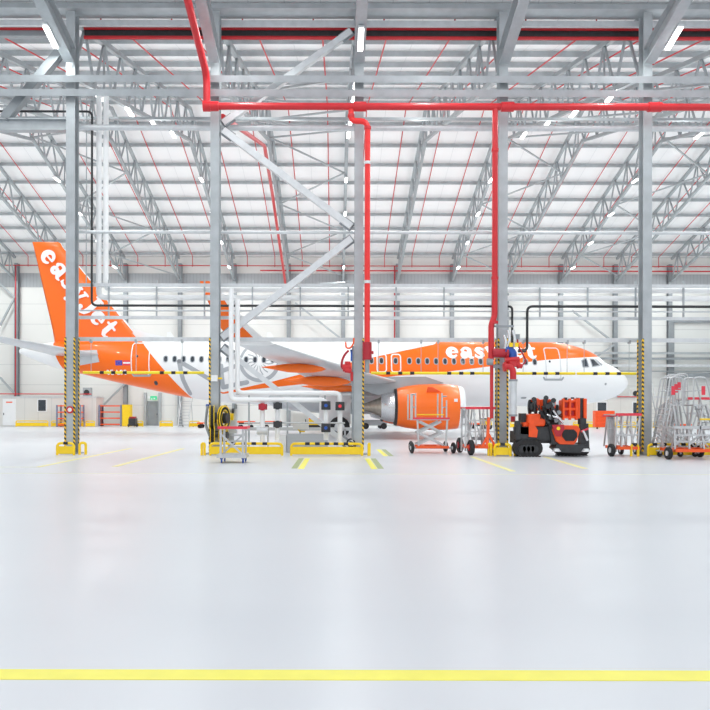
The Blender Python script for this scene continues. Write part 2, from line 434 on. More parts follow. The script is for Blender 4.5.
bar('tie_beam', 119, CY+1.4, .10, .10, GALV, 'thin grey tie just under the red main pipe')
# black tray with red edges
z = EYE+(VY-35)*(CY+.9)/F
emit('valley_gutter', MB().box(XL+.1, XR-.1, CY-.25, CY+.45, EZ-.22, EZ-.03), GALV, label='grey valley gutter running along the very top of the view', cat='gutter')
t = thing('heating_strip', 'dark heating strip edged by two red pipes near the top', 'heater', (0, CY+.9, z), None)
emit('dark_panel', MB().box(-9.2, GX1, CY+.8, CY+1.0, z-.14, z+.14), DARK, t)
emit('red_pipe', MB().tube([(-9.2, CY+.78, z+.17), (GX1, CY+.78, z+.17)], .06), RED, t)
emit('red_pipe', MB().tube([(-9.2, CY+.78, z-.17), (GX1, CY+.78, z-.17)], .065), RED, t)
for i in range(10):
    xx = P(100, 0, CY+.9).x+i*2.6
    emit('red_hanger', MB().tube([(xx, CY+.9, z+.14), (xx, CY+.9, roof_z(CY+.9)-.0)], .03, 6).cyl((xx-.06, CY+.9, z+.75), (xx+.25, CY+.9, z+.75), .05), RED, t)
t = thing('heating_strip', 'grey heating strip with a red upper pipe left of the columns', 'heater', (-12.5, CY+.9, z), None)
emit('grey_panel', MB().box(GX0, -9.75, CY+.8, CY+1.0, z-.1, z+.1), GALVD, t)
emit('red_pipe', MB().tube([(GX0, CY+.78, z+.14), (-9.75, CY+.78, z+.14)], .05), RED, t)

# red main + risers
DR = DF-.36
zr = P(0,106.5,DR).z
xa = P(206,0,DR).x
m = MB().tube([(xa, DR, zr), (GX1, DR, zr)], .12, 12)
mp = thing('sprinkler_main', 'thick red sprinkler main across the columns', 'pipe', (xa, DR, zr))
emit('main_pipe', m, RED, mp)
for x in COLX[1:]:
    emit('coupling', MB().cyl((x-.22, DR, zr), (x+.22, DR, zr), .165, n=14), RED, mp)
top_ = P(184,-6,22.0)
emit('feed_pipe', MB().tube([(xa, DR, zr), (xa, DR, P(0,76,DR).z), V(top_.x, 21.5, top_.z+.25)], .125, 12, bend=.35), RED, mp)
emit('elbow', MB().cyl((xa-.12, DR, zr), (xa+.14, DR, zr), .18, n=14), RED, mp)
x1 = P(350.5,0,DR).x; x2 = P(367,0,DR).x
m = MB().tube([(x1, DR, zr-.1), (x1, DR, P(0,121,DR).z), (x2, DR, P(0,121,DR).z), (x2, DR, P(0,345,DR).z)], .098, 12, bend=.3)
rs = thing('riser_pipe', 'bright red riser with a double bend beside the centre column', 'pipe', (x2, DR, P(0,352,DR).z))
emit('pipe', m, REDB, rs)
for py in (116, 128, 163, 282):
    xx = x1 if py == 116 else x2
    zz = P(0,py,DR).z; emit('coupling', MB().cyl((xx, DR, zz-.05), (xx, DR, zz+.05), .12, n=14), RED if py < 160 else GALVL, rs)
zz = P(0,351,DR).z
emit('valve_body', MB().cyl((x2, DR, zz-.3), (x2, DR, zz+.3), .16, n=12).cyl((x2+.0, DR, zz-.05), (x2+.22, DR, zz-.05), .06), REDD, rs)
emit('test_cylinder', MB().cyl((x2, DR, zz-.75), (x2, DR, zz-.25), .08, n=12), GALVD, rs)
xr = P(494.5,0,DR).x; xq = P(491,0,DR).x
rs = thing('riser_pipe', 'red riser with an offset running down beside the fourth column', 'pipe', (xr, DR, P(0,420,DR).z))
emit('pipe', MB().tube([(xr, DR, zr-.1), (xr, DR, P(0,316,DR).z), (xq, DR, P(0,324,DR).z), (xq, DR, P(0,360,DR).z)], .102, 12, bend=.15), RED, rs)
emit('lower_pipe', MB().tube([(xq+.02, DR, P(0,360,DR).z), (xq+.02, DR, P(0,418,DR).z)], .06, 10), RED, rs)
for py in (150, 278, 322):
    zz = P(0,py,DR).z; emit('coupling', MB().cyl((xr, DR, zz-.05), (xr, DR, zz+.05), .125, n=14), RED, rs)
# red pipe following the roof between the columns
emit('roof_pipe', MB().tube([P(222,117,27.0), P(226,119.5,27.6), P(264,146,43.0), P(272,195,52), P(285,283,66)], .11, 10, bend=.5), RED, label='red pipe slanting away under the roof beside the second column', cat='pipe')

# diagonal braces
def brace(a, b, w, lab, D=CY, mt=GALVL):
    pa, pb = P(a[0],a[1],D), P(b[0],b[1],D)
    t = thing('diagonal_brace', lab, 'brace', pb if pb.z < pa.z else pa)
    emit('brace_tube', MB().beam(pa, pb, w, w, up=(0,1,0)), mt, t)
    for p, q in ((pa, pb), (pb, pa)):
        d = (q-p).normalized()
        emit('end_plate', MB().beam(p-d*.05, p+d*.42, .035, .34, up=(-d.z, 0, d.x)), GALVD, t)
    return t
brace((223,131), (351,227), .23, 'pale diagonal brace falling from the second to the centre column')
brace((351,239), (222,338), .23, 'pale diagonal brace rising to the centre column over the fuselage')
brace((223,348), (350,446), .18, 'lowest diagonal brace falling right towards the wheel')
brace((223,124), (350,32), .22, 'upper diagonal brace rising right behind the pale crossbeams')
brace((62,50), (5,119), .30, 'grey diagonal brace at the upper left corner', mt=GALVD)
emit('floor_beam', MB().hbeam((GX0, CY, P(0,126,CY).z), (COLX[0]-.22, CY, P(0,126,CY).z), .3, .42, .04, .03), GALV, label='short deep I-beam joining the leftmost column from the left', cat='beam')

for i, (px_, py_) in enumerate(((50,38),(360,40),(673,38))):
    D_ = 24.3; c = P(px_, py_, D_)
    t = thing('ceiling_light', 'lamp under the %s' % ['rafter of the leftmost front column', 'rafter of the centre front column', 'rafter of the rightmost front column'][i], 'light', c, 'lamps under the front rafters')
    emit('lamp_housing', MB().beam(c+V(0,-.5,.19), c+V(0,.5,-.08), .2, .08), GALVL, t); emit('diffuser', MB().beam(c+V(0,-.47,.12), c+V(0,.47,-.13), .17, .04), LAMP, t)
# ------------------------------------------------------------------ pipe rack behind the columns
DK = CY+.62
rack = thing('pipe_rack', 'hanging rack of thin pale rails crossing in front of the aircraft', 'rack', (0, DK, P(0,340,DK).z))
x0r, x1r = P(79,0,DK).x, GX1
for py, r_ in ((285.5, .055), (318, .055), (339.7, .07)):
    zz = P(0,py,DK).z; emit('rail', MB().beam((x0r, DK, zz), (x1r, DK, zz), r_*2, r_*2), GALVL, rack)
emit('conduit', MB().tube([(x0r, DK, P(0,311,DK).z), (x1r, DK, P(0,311,DK).z)], .03), GALVL, rack)
px = 108
while px < 740:
    xx = P(px,0,DK).x
    emit('hanger', MB().beam((xx, DK+.06, P(0,280,DK).z), (xx, DK+.06, P(0,318,DK).z), .05, .06), GALV, rack); px += 48
DP = DK+.22
for (pxv, pyt, pyb, lb) in ((98.5, 96, 298, 'pale pipe dropping beside the tail fin then running right, lower'), (105.5, 96, 290, 'pale pipe dropping beside the tail fin then running right, upper')):
    a = P(pxv,pyt,DP); b = P(pxv,pyb,DP)
    emit('supply_pipe', MB().tube([a, b, (GX1, DP, b.z)], .10, 10, bend=.25), WPIPE, label=lb, cat='pipe')
emit('supply_pipe', MB().tube([P(86,97,DP), P(86,285,DP)], .02, 6), GALV, label='very thin pale conduit left of the two tail pipes', cat='pipe')
DQ = DK-.16
emit('drain_pipe', MB().tube([(GX0, DQ, P(0,112,DQ).z), P(91.5,112,DQ), P(91.5,306,DQ), P(504,306,DQ), P(512,306,DQ), P(512,344,DQ)], .042, 8, bend=.2), BLKP, label='black pipe bending down past the fin and running right', cat='pipe')
emit('drain_pipe', MB().tube([P(518,350,DQ), P(527,350,DQ), P(527,306,DQ), (GX1, DQ, P(0,306,DQ).z)], .048, 8, bend=.2), BLKP, label='black pipe rising from the valve set and running right', cat='pipe')

# height barriers
def barrier(p0, p1, blocks, hang, lab):
    D = DK; py = 373
    a, b = P(p0,py,D), P(p1,py,D)
    t = thing('hanging_barrier', lab, 'barrier', ((a.x+b.x)/2, D, a.z), 'yellow and black bars hung before the aircraft')
    m = MB().tube([a, b], .05, 8); emit('bar', m, YELB, t)
    for p in blocks:
        q = P(p,py,D); emit('black_sleeve', MB().cyl(q-V(.075,0,0), q+V(.075,0,0), .056, n=10), BLK, t)
    for h in hang:
        q = P(h,py,D); r_ = P(h,341,D); emit('hanging_rod', MB().tube([q, r_], .012, 5).cbox(r_+V(0,0,-.02), (.07,.17,.12)), GALV, t)
barrier(83, 204, (102, 113.5, 125, 162, 173.5, 185.5), (91, 136, 182), 'yellow and black hanging bar before the orange tail')
barrier(371, 490, (388, 400, 412, 449, 461, 472), (378.5, 421, 438, 483), 'yellow and black hanging bar above the engine')
barrier(515, 575, (534, 545.5, 557), (523,567), 'yellow and black hanging bar before the front door')
barrier(577, 636, (595, 607, 618.5), (584, 629), 'yellow and black hanging bar before the nose')

# ------------------------------------------------------------------ white pipework between second and centre column
DV = CY-.50
def vp(a): return P(a[0],a[1],DV)
for pts, r_, lb in (
    ([(231,289),(231,400),(326,400),(326,440)], .085, 'white pipe left of a pair, ending in valves at the floor'),
    ([(236.5,298),(236.5,393),(340,393),(340,446)], .085, 'white pipe right of a pair, ending beside the wheel')):
    q = [vp(p) for p in pts]
    if lb.startswith('white pipe right'): q = [p+V(0,.24,0) for p in q]
    t = thing('white_pipe', lb, 'pipe', q[-1])
    emit('pipe', MB().tube(q, r_, 10, bend=.2), WPIPE, t)
    last = q[-1]
    for zz in ((1.72, .95) if pts[0][0] == 231 else (1.7,)):
        emit('valve', MB().cyl((last.x-.16, last.y-.12, zz), (last.x+.16, last.y-.12, zz), .15, n=12).cbox((last.x, last.y-.2, zz), (.26,.16,.3)), DARK, t)
        emit('red_indicator' if pts[0][0] != 231 else 'blue_indicator', MB().cyl((last.x, last.y-.34, zz), (last.x, last.y-.27, zz), .06, n=10), FLAGR if pts[0][0] != 231 else BLUE, t)
# valve branch at px 262/277
t = thing('valve_manifold', 'white pipe manifold with dark valve heads behind the red-topped cart', 'valve', P(268,446,DV+.1))
for pxv, lo in ((262.5, 446), (277.5, 440)):
    a = P(pxv,400,DV+.1); b = P(pxv,lo,DV+.1); emit('branch_pipe', MB().tube([a, b], .085, 10), WPIPE, t)
for pxv, pyv, mt in ((262.5,407,REDD), (277.5,406,DARK), (277.5,424.5,DARK)):
    c = P(pxv,pyv,DV-.1); emit('valve_head', MB().cyl(c-V(0,.1,0), c+V(0,.1,0), .13, n=14).cbox(c+V(0,.12,0), (.3,.1,.2)), mt, t)
emit('tee_piece', MB().cyl(P(257,431,DV+.1), P(268,431,DV+.1), .15, n=12), GALVL, t)
emit('cross_pipe', MB().tube([P(244,423,DV+.1), P(345,423,DV+.1)], .03, 8), ALU, t)
# low grey ducts/cabinets
def cabinet(px0, px1, py0, py1, D, depth, mt, lab, name='cabinet', door=True, fl_=True):
    a, b = P(px0,py0,D), P(px1,py1,D)
    z0 = 0.0 if fl_ else b.z
    t = thing(name, lab, 'cabinet', ((a.x+b.x)/2, D+depth/2, z0))
    emit('body', MB().box(a.x, b.x, D, D+depth, z0, a.z), mt, t)
    if door: emit('door_panel', MB().box(a.x+.04, b.x-.04, D-.02, D, z0+.06, a.z-.05), mt, t); emit('handle', MB().box(b.x-.12, b.x-.09, D-.05, D-.02, (z0+a.z)/2-.08, (z0+a.z)/2+.08), DARK, t)
    return t
cabinet(287, 328, 434, 456, CY+.75, .3, mat('blue_grey_sheet', (.50,.53,.57), .45, 0, .03, 2), 'low grey steel box behind the long yellow guard', door=False)
a = P(293,414,CY+.95); 
t = cabinet(293, 308.5, 413.5, 429.5, CY+.95, .25, CREAM, 'white wall box on a stand before the grey duct', 'control_box', fl_=False)
emit('stand', MB().box(P(300,0,CY+.95).x-.03, P(300,0,CY+.95).x+.03, CY+1.12, CY+1.18, 0, P(0,430,CY+.95).z), GALV, t)
emit('cable_ends', MB().tube([P(298,429,CY+1), P(300,431.5,CY+1), P(305,431.5,CY+1)], .03, 6), YEL, t)
cabinet(279.5, 286, 435, 456, CY+.7, .35, WHT, 'narrow white cabinet between two yellow guards', door=False)
emit('service_rail', MB().beam(P(244,429,CY+1.4), P(356,429,CY+1.4), .06, .12).beam(P(268,429,CY+1.4), V(P(268,429,CY+1.4).x, CY+1.4, 0), .06, .06).beam(P(345,429,CY+1.4), V(P(345,429,CY+1.4).x, CY+1.4, 0), .06, .06), ALU, label='thin silver rail at waist height behind the white pipes', cat='rail')
for i, pxv in enumerate((249, 287.5, 325)):
    a = P(pxv,396,CY+1.6)
    emit('support_post', MB().box(a.x-.03, a.x+.03, CY+1.57, CY+1.63, 0, P(0,395,CY+1.6).z), GALV, label='slim grey post behind the white pipes, %s from the left' % ORDW[i], cat='post', group='slim posts behind the white pipes')
bar('cable_tray', 394.5, CY+1.6, .25, .06, ALU, 'slim perforated tray above the white pipes', x0=P(236,0,CY+1.6).x, x1=P(352,0,CY+1.6).x, cat='tray')

# ------------------------------------------------------------------ yellow guards
def guard(px0, px1, D, lab, h=.46, plate=.26, marks=(), ang=0.0, hole=False, group='yellow guards at the column feet'):
    a, b = P(px0,0,D), P(px1,0,D)
    cx = (a.x+b.x)/2; w = b.x-a.x
    t = thing('collision_guard', lab, 'guard', (cx, D, 0), group)
    R = Matrix.Rotation(ang, 3, 'Z'); c = V(cx, D, 0)
    def T(p): return c+R@Vector(p)
    r_ = .045
    emit('tube_frame', MB().tube([T((-w/2+r_,0,.01)), T((-w/2+r_,0,h-r_)), T((w/2-r_,0,h-r_)), T((w/2-r_,0,.01))], r_, 10, bend=.14), YEL, t)
    if w > .35: emit('plate', MB().beam(T((-w/2+r_,.0,.05+plate/2)), T((w/2-r_,.0,.05+plate/2)), .03, plate), YEL, t)
    for mpx in marks:
        x = P(mpx,0,D).x-cx
        emit('black_band', MB().cyl(T((x-.08,0,h-r_)), T((x+.08,0,h-r_)), r_+.005, n=10), BLK, t)
    return t
G1 = CY-1.0
guard(56, 75.3, G1, 'yellow guard on the left side of the leftmost column foot', marks=(66,))
guard(78.5, 87, G1+.25, 'small yellow guard right of the leftmost column foot', ang=math.radians(25))
guard(200.5, 206, G1, 'narrow yellow hoop left of the hose reel column')
guard(209, 283.5, G1, 'long yellow guard behind the red-topped cart', marks=(233,244,254,265))
guard(290, 363.5, G1, 'long yellow guard left of the centre column', marks=(307.5,317.5,327,336,346))
guard(367.5, 370.8, G1, 'single yellow post guard right of the centre column')
guard(487, 493, G1+.1, 'small yellow guard on the left of the fourth column foot', ang=math.radians(-50))
guard(493.5, 512, G1-.1, 'yellow guard in front of the fourth column foot', marks=(502.5,))
guard(513, 518, G1+.1, 'small yellow guard on the right of the fourth column foot', ang=math.radians(50))
guard(630, 639.5, G1-.05, 'small yellow guard left of the rightmost column foot', marks=(634.5,))
guard(647, 722, G1+.05, 'long yellow guard right of the rightmost column', marks=(654.5,664,673.5,683,692.5))

# ------------------------------------------------------------------ floor markings
def mark(pa, pb, w, mt, lab):
    a = P(pa[0],pa[1],EYE*F/(pa[1]-VY)); b = P(pb[0],pb[1],EYE*F/(pb[1]-VY))
    a.z = b.z = .003
    emit('floor_line', MB().beam(a, b, w, .006), mt, label=lab, cat='floor marking')
zy = EYE*F/(675.3-VY)
emit('floor_line', MB().box(-12, 12, zy-.082, zy+.082, 0, .004), MARKY, label='wide yellow line across the floor nearest the viewer', cat='floor marking')
mark((294.4,468.5), (301.3,458.5), .16, GRND, 'green floor dash left of the long guard marks')
mark((301,469), (307.6,458.5), .16, MARKY, 'yellow floor dash beside the left green dash')
mark((374.5,469), (367.3,458.5), .16, MARKY, 'yellow floor dash right of the centre column')
mark((381,468.5), (373.3,458.5), .16, GRND, 'green floor dash right of the centre column')
mark((386,456), (378.5,449.5), .16, MARKY, 'small yellow floor dash beyond the centre column')
mark((391.4,456), (383.7,449.5), .16, GRND, 'small green floor dash beyond the centre column')
mark((38,467.8), (131,448.8), .14, MARKP, 'pale yellow slanting line in front of the leftmost column')
mark((115,467), (183,449), .17, MARKP, 'pale yellow slanting line right of the leftmost column')
mark((472,456.5), (513,471), .16, MARKP, 'pale yellow slanting line before the fourth column')
mark((545,456.5), (585,468), .16, MARKP, 'pale yellow slanting line before the tracked crane')
mark((0,467.8), (38,467.8), .05, MARKF, 'faint thin yellow line at the left edge')
for py, lb in ((474, 'faint thin yellow line across the floor before the columns'),):
    D = EYE*F/(py-VY); emit('floor_line', MB().box(-9, 11.5, D-.035, D+.035, 0, .004), MARKF, label=lb, cat='floor marking')

# ------------------------------------------------------------------ AIRLINER
PY = 45.0
def ppx(px, D=PY): return (px-VX)*D/F
def ppz(py, D=PY): return EYE+(VY-py)*D/F
top_k = [(20,350),(24,348.3),(35,345.5),(55,342.6),(80,340.7),(110,339.7),(140,339.2),(200,339.2),(360,339.7),(450,340),(520,340.3),(545,341.4),(563,343.4),(578,347.2),(589,351.6),(597,356.5),(603,361.6),(610,365.2),(617,369.2),(622,373.5),(625.5,378),(627,383.5)]
bot_k = [(20,354),(24,356),(35,360.6),(55,368),(80,374),(109,381),(150,390),(190,398.2),(215,401.8),(240,404),(270,405.3),(300,405.8),(450,405.8),(520,405.8),(550,405.2),(575,404.2),(598,401.4),(610,398),(617,394.8),(622,391),(625.5,387),(627,383.6)]
def interp(keys, px):
    if px <= keys[0][0]: return keys[0][1]
    for i in range(len(keys)-1):
        a, b = keys[i], keys[i+1]
        if px <= b[0]:
            p = keys[max(0,i-1)]; q = keys[min(len(keys)-1, i+2)]
            h = b[0]-a[0]; t = (px-a[0])/h
            def sl(u, v, w):
                s1 = (v[1]-u[1])/max(1e-6, v[0]-u[0]); s2 = (w[1]-v[1])/max(1e-6, w[0]-v[0])
                return 0 if s1*s2 <= 0 else 2*s1*s2/(s1+s2)
            m0 = sl(p, a, b) if i > 0 else (b[1]-a[1])/h
            m1 = sl(a, b, q) if i < len(keys)-2 else (b[1]-a[1])/h
            return (2*t**3-3*t*t+1)*a[1]+(t**3-2*t*t+t)*h*m0+(-2*t**3+3*t*t)*b[1]+(t**3-t*t)*h*m1
    return keys[-1][1]
def fus(X):
    px = VX+X*F/PY
    zt, zb = ppz(interp(top_k, px)), ppz(interp(bot_k, px))
    rz = max(.01, (zt-zb)/2); zc = (zt+zb)/2
    ry = 1.975*min(1, (rz/2.04)**(0.92 if px < 300 else .85))
    return zc, rz, ry
def side_y(X, z):
    zc, rz, ry = fus(X)
    u = max(-.98, min(.98, (z-zc)/rz))
    return PY-ry*math.sqrt(1-u*u)
def S2(px, py):            # a pixel read on the near side skin of the fuselage
    D = 43.05
    for _ in range(4):
        X = (px-VX)*D/F; z = EYE+(VY-py)*D/F; D = side_y(X, z)
    return X, z
def on_skin(X, z, off): return V(X, side_y(X, z)-off, z)

def livery_mat():
    m = bpy.data.materials.new('white_and_orange_livery'); m.use_nodes = True; nt = m.node_tree; b = nt.nodes['Principled BSDF']
    b.inputs['Roughness'].default_value = .3; b.inputs['Coat Weight'].default_value = .15; b.inputs['Specular IOR Level'].default_value = .35
    tc = nt.nodes.new('ShaderNodeTexCoord'); sp = nt.nodes.new('ShaderNodeSeparateXYZ'); L = nt.links.new
    L(tc.outputs['Object'], sp.inputs[0])
    def math_(op, a, b_=None):
        n = nt.nodes.new('ShaderNodeMath'); n.operation = op
        for i, v in enumerate((a, b_)):
            if v is None: continue
            if isinstance(v, (int, float)): n.inputs[i].default_value = v
            else: L(v, n.inputs[i])
        return n.outputs[0]
    u = math_('DIVIDE', math_('ADD', sp.outputs['X'], 20.0), 40.0)
    zz = math_('DIVIDE', sp.outputs['Z'], 10.0)
    def curve(pts):
        n = nt.nodes.new('ShaderNodeFloatCurve'); c = n.mapping.curves[0]
        P_ = [((S2(*p)[0]+20)/40, S2(*p)[1]/10) if not isinstance(p[1], str) else ((S2(p[0],360)[0]+20)/40, float(p[1])) for p in pts]
        c.points[0].location = P_[0]; c.points[1].location = P_[-1]
        for q in P_[1:-1]: c.points.new(*q)
        for q in c.points: q.handle_type = 'VECTOR'
        n.mapping.use_clip = False; n.mapping.update(); L(u, n.inputs['Value']); return n.outputs[0]
    lower = curve([(216,'0.30'),(221,394.5),(249,390),(300,384.5),(345,380),(380,378),(397,375.6),(425,374),(447,371.5),(488,366.3),(520,362.6),(546,359.4),(579,357.2),(596,356.2),(627,355)])
    upper = curve([(216,'0.29'),(221,393),(250,386.5),(274,381.2),(300,374.5),(345,364),(371,357.7),(406,350),(436,343.8),(445,'0.72'),(627,'0.8')])
    r2 = math_('MULTIPLY', math_('GREATER_THAN', zz, lower), math_('LESS_THAN', zz, upper))
    A = S2(142,342); B = S2(192,398)
    k = (B[0]-A[0])/(B[1]-A[1])
    line = math_('ADD', math_('MULTIPLY', math_('SUBTRACT', sp.outputs['Z'], A[1]), k), A[0])
    r1 = math_('LESS_THAN', sp.outputs['X'], line)
    C = S2(54,352); E = S2(62,368); k2 = (E[0]-C[0])/(E[1]-C[1])
    line2 = math_('ADD', math_('MULTIPLY', math_('SUBTRACT', sp.outputs['Z'], C[1]), k2), C[0])
    r1 = math_('MULTIPLY', r1, math_('GREATER_THAN', sp.outputs['X'], line2))
    fac = math_('MAXIMUM', r1, r2)
    mx = nt.nodes.new('ShaderNodeMix'); mx.data_type = 'RGBA'; L(fac, mx.inputs['Factor'])
    mx.inputs['A'].default_value = (.90, .905, .91, 1); mx.inputs['B'].default_value = (1.0, 0.165, 0.003, 1)
    L(mx.outputs['Result'], b.inputs['Base Color'])
    return m

plane = thing('airliner', 'white and orange narrow-body passenger jet parked in the hangar', 'airplane', (0, PY, 0))
xs = []
px = 20.0
while px < 627:
    xs.append(px); px += 1.5 if px < 30 else (6 if px < 540 else (3 if px < 600 else (1.2 if px < 622 else .5)))
xs.append(627.0)
rows = []; NR = 48
for px in xs:
    X = ppx(px); zc, rz, ry = fus(X)
    rows.append([V(X, PY+ry*math.cos(2*math.pi*j/NR), zc+rz*math.sin(2*math.pi*j/NR)) for j in range(NR)])
fm = MB().grid(rows, True, True); fm.add(rows[0], [list(range(NR))])
fuse = emit('fuselage', fm, livery_mat(), plane, origin=(0, 0, 0))
ORI[fuse.name] = Vector((0,0,0))

def ribbon(m, pts, off, proj, wscale=1.0, sub=3):
    """pts: (u, v, width). proj(u, v, off) -> point. ribbon with round caps"""
    P2 = []
    for i in range(len(pts)-1):
        for k in range(sub):
            t = k/sub; P2.append([pts[i][j]*(1-t)+pts[i+1][j]*t for j in range(3)])
    P2.append(list(pts[-1]))
    L_, R_, C_ = [], [], []
    for i, p in enumerate(P2):
        a = P2[max(0,i-1)]; b = P2[min(len(P2)-1,i+1)]
        d = Vector((b[0]-a[0], b[1]-a[1])); d.normalize(); n = Vector((-d.y, d.x)); w = p[2]*wscale/2
        L_.append(proj(p[0]+n.x*w, p[1]+n.y*w, off)); R_.append(proj(p[0]-n.x*w, p[1]-n.y*w, off)); C_.append(proj(p[0], p[1], off))
    m.grid([L_, C_, R_], False)
    for p in (P2[0], P2[-1]):
        w = p[2]*wscale/2
        oo = off+(.002 if p is P2[0] else .0032)
        ring = [proj(p[0]+math.cos(t*math.pi/6)*w, p[1]+math.sin(t*math.pi/6)*w, oo) for t in range(12)]
        m.add([proj(p[0], p[1], oo)]+ring, [(0, 1+t, 1+(t+1)%12) for t in range(12)])
def arc(cx, cy, rx, ry, a0, a1, w0, w1=None, n=14):
    w1 = w0 if w1 is None else w1
    return [(cx+rx*math.cos(math.radians(a0+(a1-a0)*i/n)), cy+ry*math.sin(math.radians(a0+(a1-a0)*i/n)), w0+(w1-w0)*i/n) for i in range(n+1)]
GL = {
 'e': (.98, [arc(.48,.5,.30,.36,8,180,.16,.36), arc(.48,.5,.30,.36,180,318,.36,.14), [(.20,.50,.13),(.80,.52,.13)]]),
 'a': (1.02, [arc(.34,.30,.16,.17,0,360,.24), [(.70,.72,.28),(.70,.22,.30),(.80,.08,.20),(.95,.10,.12)], arc(.46,.66,.26,.22,20,165,.26,.14), [(.20,.70,.22),(.22,.66,.22)], [(.40,.48,.12),(.62,.50,.14)]]),
 's': (.86, [[(.66,.78,.16),(.50,.88,.18),(.30,.84,.22),(.22,.70,.26),(.36,.56,.30),(.56,.42,.30),(.62,.26,.26),(.50,.12,.20),(.32,.10,.18),(.16,.20,.18)], [(.70,.80,.14),(.70,.66,.08)], [(.12,.18,.14),(.12,.34,.08)]]),
 'y': (1.0, [[(.20,.88,.30),(.36,.50,.30),(.52,.14,.26)], [(.82,.88,.20),(.66,.45,.18),(.50,.05,.18),(.38,-.22,.20),(.20,-.32,.24)], [(.06,.90,.14),(.40,.90,.14)], [(.66,.90,.14),(.96,.90,.14)]]),
 'J': (.92, [[(.62,1.26,.34),(.62,.80,.34),(.62,.36,.34),(.54,.06,.28),(.34,-.10,.20),(.14,-.02,.20)], [(.12,.08,.30),(.14,.12,.30)], [(.38,1.34,.16),(.86,1.34,.16)]]),
 't': (.78, [[(.36,1.22,.20),(.34,.90,.32),(.34,.30,.32),(.44,.12,.24),(.62,.12,.16),(.72,.22,.10)], [(.08,.86,.16),(.66,.86,.16)]]),
 'O': (.9, [arc(.42,.5,.28,.40,0,360,.2)]), 'E': (.8, [[(.2,.1,.2),(.2,.9,.2)], [(.2,.1,.18),(.68,.1,.18)], [(.2,.5,.18),(.6,.5,.18)], [(.2,.9,.18),(.68,.9,.18)]]),
 'L': (.75, [[(.2,.9,.2),(.2,.1,.2),(.66,.1,.18)]]), '-': (.6, [[(.12,.45,.18),(.46,.45,.18)]]),
 'S': (.85, [[(.66,.78,.18),(.50,.9,.18),(.28,.86,.18),(.2,.7,.2),(.34,.56,.2),(.54,.44,.2),(.64,.28,.2),(.52,.12,.18),(.30,.10,.18),(.14,.22,.18)]]),
}
def lettering(word, mp_, mt, name, parent, off=.014, wsc=1.0):
    u = 0
    for ch in word:
        adv, strokes = GL[ch]; m = MB()
        for k, st in enumerate(strokes):
            ribbon(m, [(p[0]+u, p[1], p[2]) for p in st], off+.004*k, mp_, wsc)
        emit(name, m, mt, parent, recalc=False); u += adv
# fuselage word
a0 = S2(446.5, 358.2); a1 = S2(537, 358.6)
tot = sum(GL[c][0] for c in 'easyJet'); sx_ = (a1[0]-a0[0])/tot; sz_ = (S2(450,346.7)[1]-S2(450,358.4)[1])
lettering('easyJet', lambda u, v, o: on_skin(a0[0]+u*sx_, a0[1]+v*sz_, o), LETW, 'white_letter', fuse, wsc=1.18)
r0 = S2(107, 375.4)
lettering('OE-LSO', lambda u, v, o: on_skin(r0[0]+u*.28, r0[1]+v*.30, o), LETW, 'registration_letter', fuse)
# skin patch helpers
def patch(pxa, pya, pxb, pyb, mt, name, off=.012, nx=4, nz=6):
    A = S2(pxa, pya); B = S2(pxb, pyb)
    m = MB().grid([[on_skin(A[0]+(B[0]-A[0])*i/nx, A[1]+(B[1]-A[1])*j/nz, off) for j in range(nz+1)] for i in range(nx+1)], True)
    return emit(name, m, mt, fuse, recalc=False)
patch(115.3, 360.8, 122.3, 365.8, FLAGB, 'blue_flag')
# ring of stars
fb = S2(118.8, 363.3); m = MB()
for i in range(12):
    t = i*math.pi/6; c = (fb[0]+.10*math.cos(t), fb[1]+.095*math.sin(t))
    m.add([on_skin(c[0]+.008*math.cos(j*1.2566), c[1]+.008*math.sin(j*1.2566), .018) for j in range(5)], [list(range(5))])
emit('flag_stars', m, YEL, fuse, recalc=False)
patch(123.0, 360.8, 130.2, 362.5, FLAGR, 'red_flag_stripe'); patch(123.0, 362.5, 130.2, 364.1, LETW, 'white_flag_stripe'); patch(123.0, 364.1, 130.2, 365.8, FLAGR, 'red_flag_stripe')
# cabin windows
def oval(cx, cz, w, h, off, n=18, p=2.6):
    pts = []
    for i in range(n):
        t = 2*math.pi*i/n; c, s_ = math.cos(t), math.sin(t)
        pts.append(on_skin(cx+w/2*math.copysign(abs(c)**(2/p), c), cz+h/2*math.copysign(abs(s_)**(2/p), s_), off))
    return pts
WFR = mat('window_surround', (.45, .47, .50), .4)
wins = [165.6+8.93*i for i in range(13)] + [371.4, 381.3, 395.5] + [409.3+8.9*i for i in range(11)] + [525.6, 534.6]
for w in wins:
    X, z = S2(w, 359.5+(w-200)*.006)
    m = MB(); o1 = oval(X, z, .30, .42, .014); m.add([on_skin(X, z, .014)]+o1, [(0, 1+t, 1+(t+1)%18) for t in range(18)])
    m.cur = 1; o2 = oval(X, z, .20, .32, .018); m.add([on_skin(X, z, .018)]+o2, [(0, 1+t, 1+(t+1)%18) for t in range(18)])
    emit('cabin_window', m, [WFR, GLASS], fuse, recalc=False)
def outline(pxa, pya, pxb, pyb, w, mt, name, r=.15):
    A = S2(pxa, pya); B = S2(pxb, pyb); x0, x1 = A[0], B[0]; z1, z0 = A[1], B[1]
    pts = []
    for (cx, cz, a) in ((x1-r, z1-r, 0), (x0+r, z1-r, 90), (x0+r, z0+r, 180), (x1-r, z0+r, 270)):
        for i in range(5): t = math.radians(a+22.5*i); pts.append((cx+r*math.cos(t), cz+r*math.sin(t), w))
    pts.append(pts[0]); m = MB(); ribbon(m, pts, .013, lambda u, v, o: on_skin(u, v, o), sub=5)
    emit(name, m, mt, fuse, recalc=False)
outline(376.8, 354.2, 386.3, 371.8, .07, LETW, 'emergency_exit_outline'); outline(391.2, 354.2, 400.6, 371.8, .07, LETW, 'emergency_exit_outline')
SEAM = mat('door_seam_grey', (.66, .68, .70), .4)
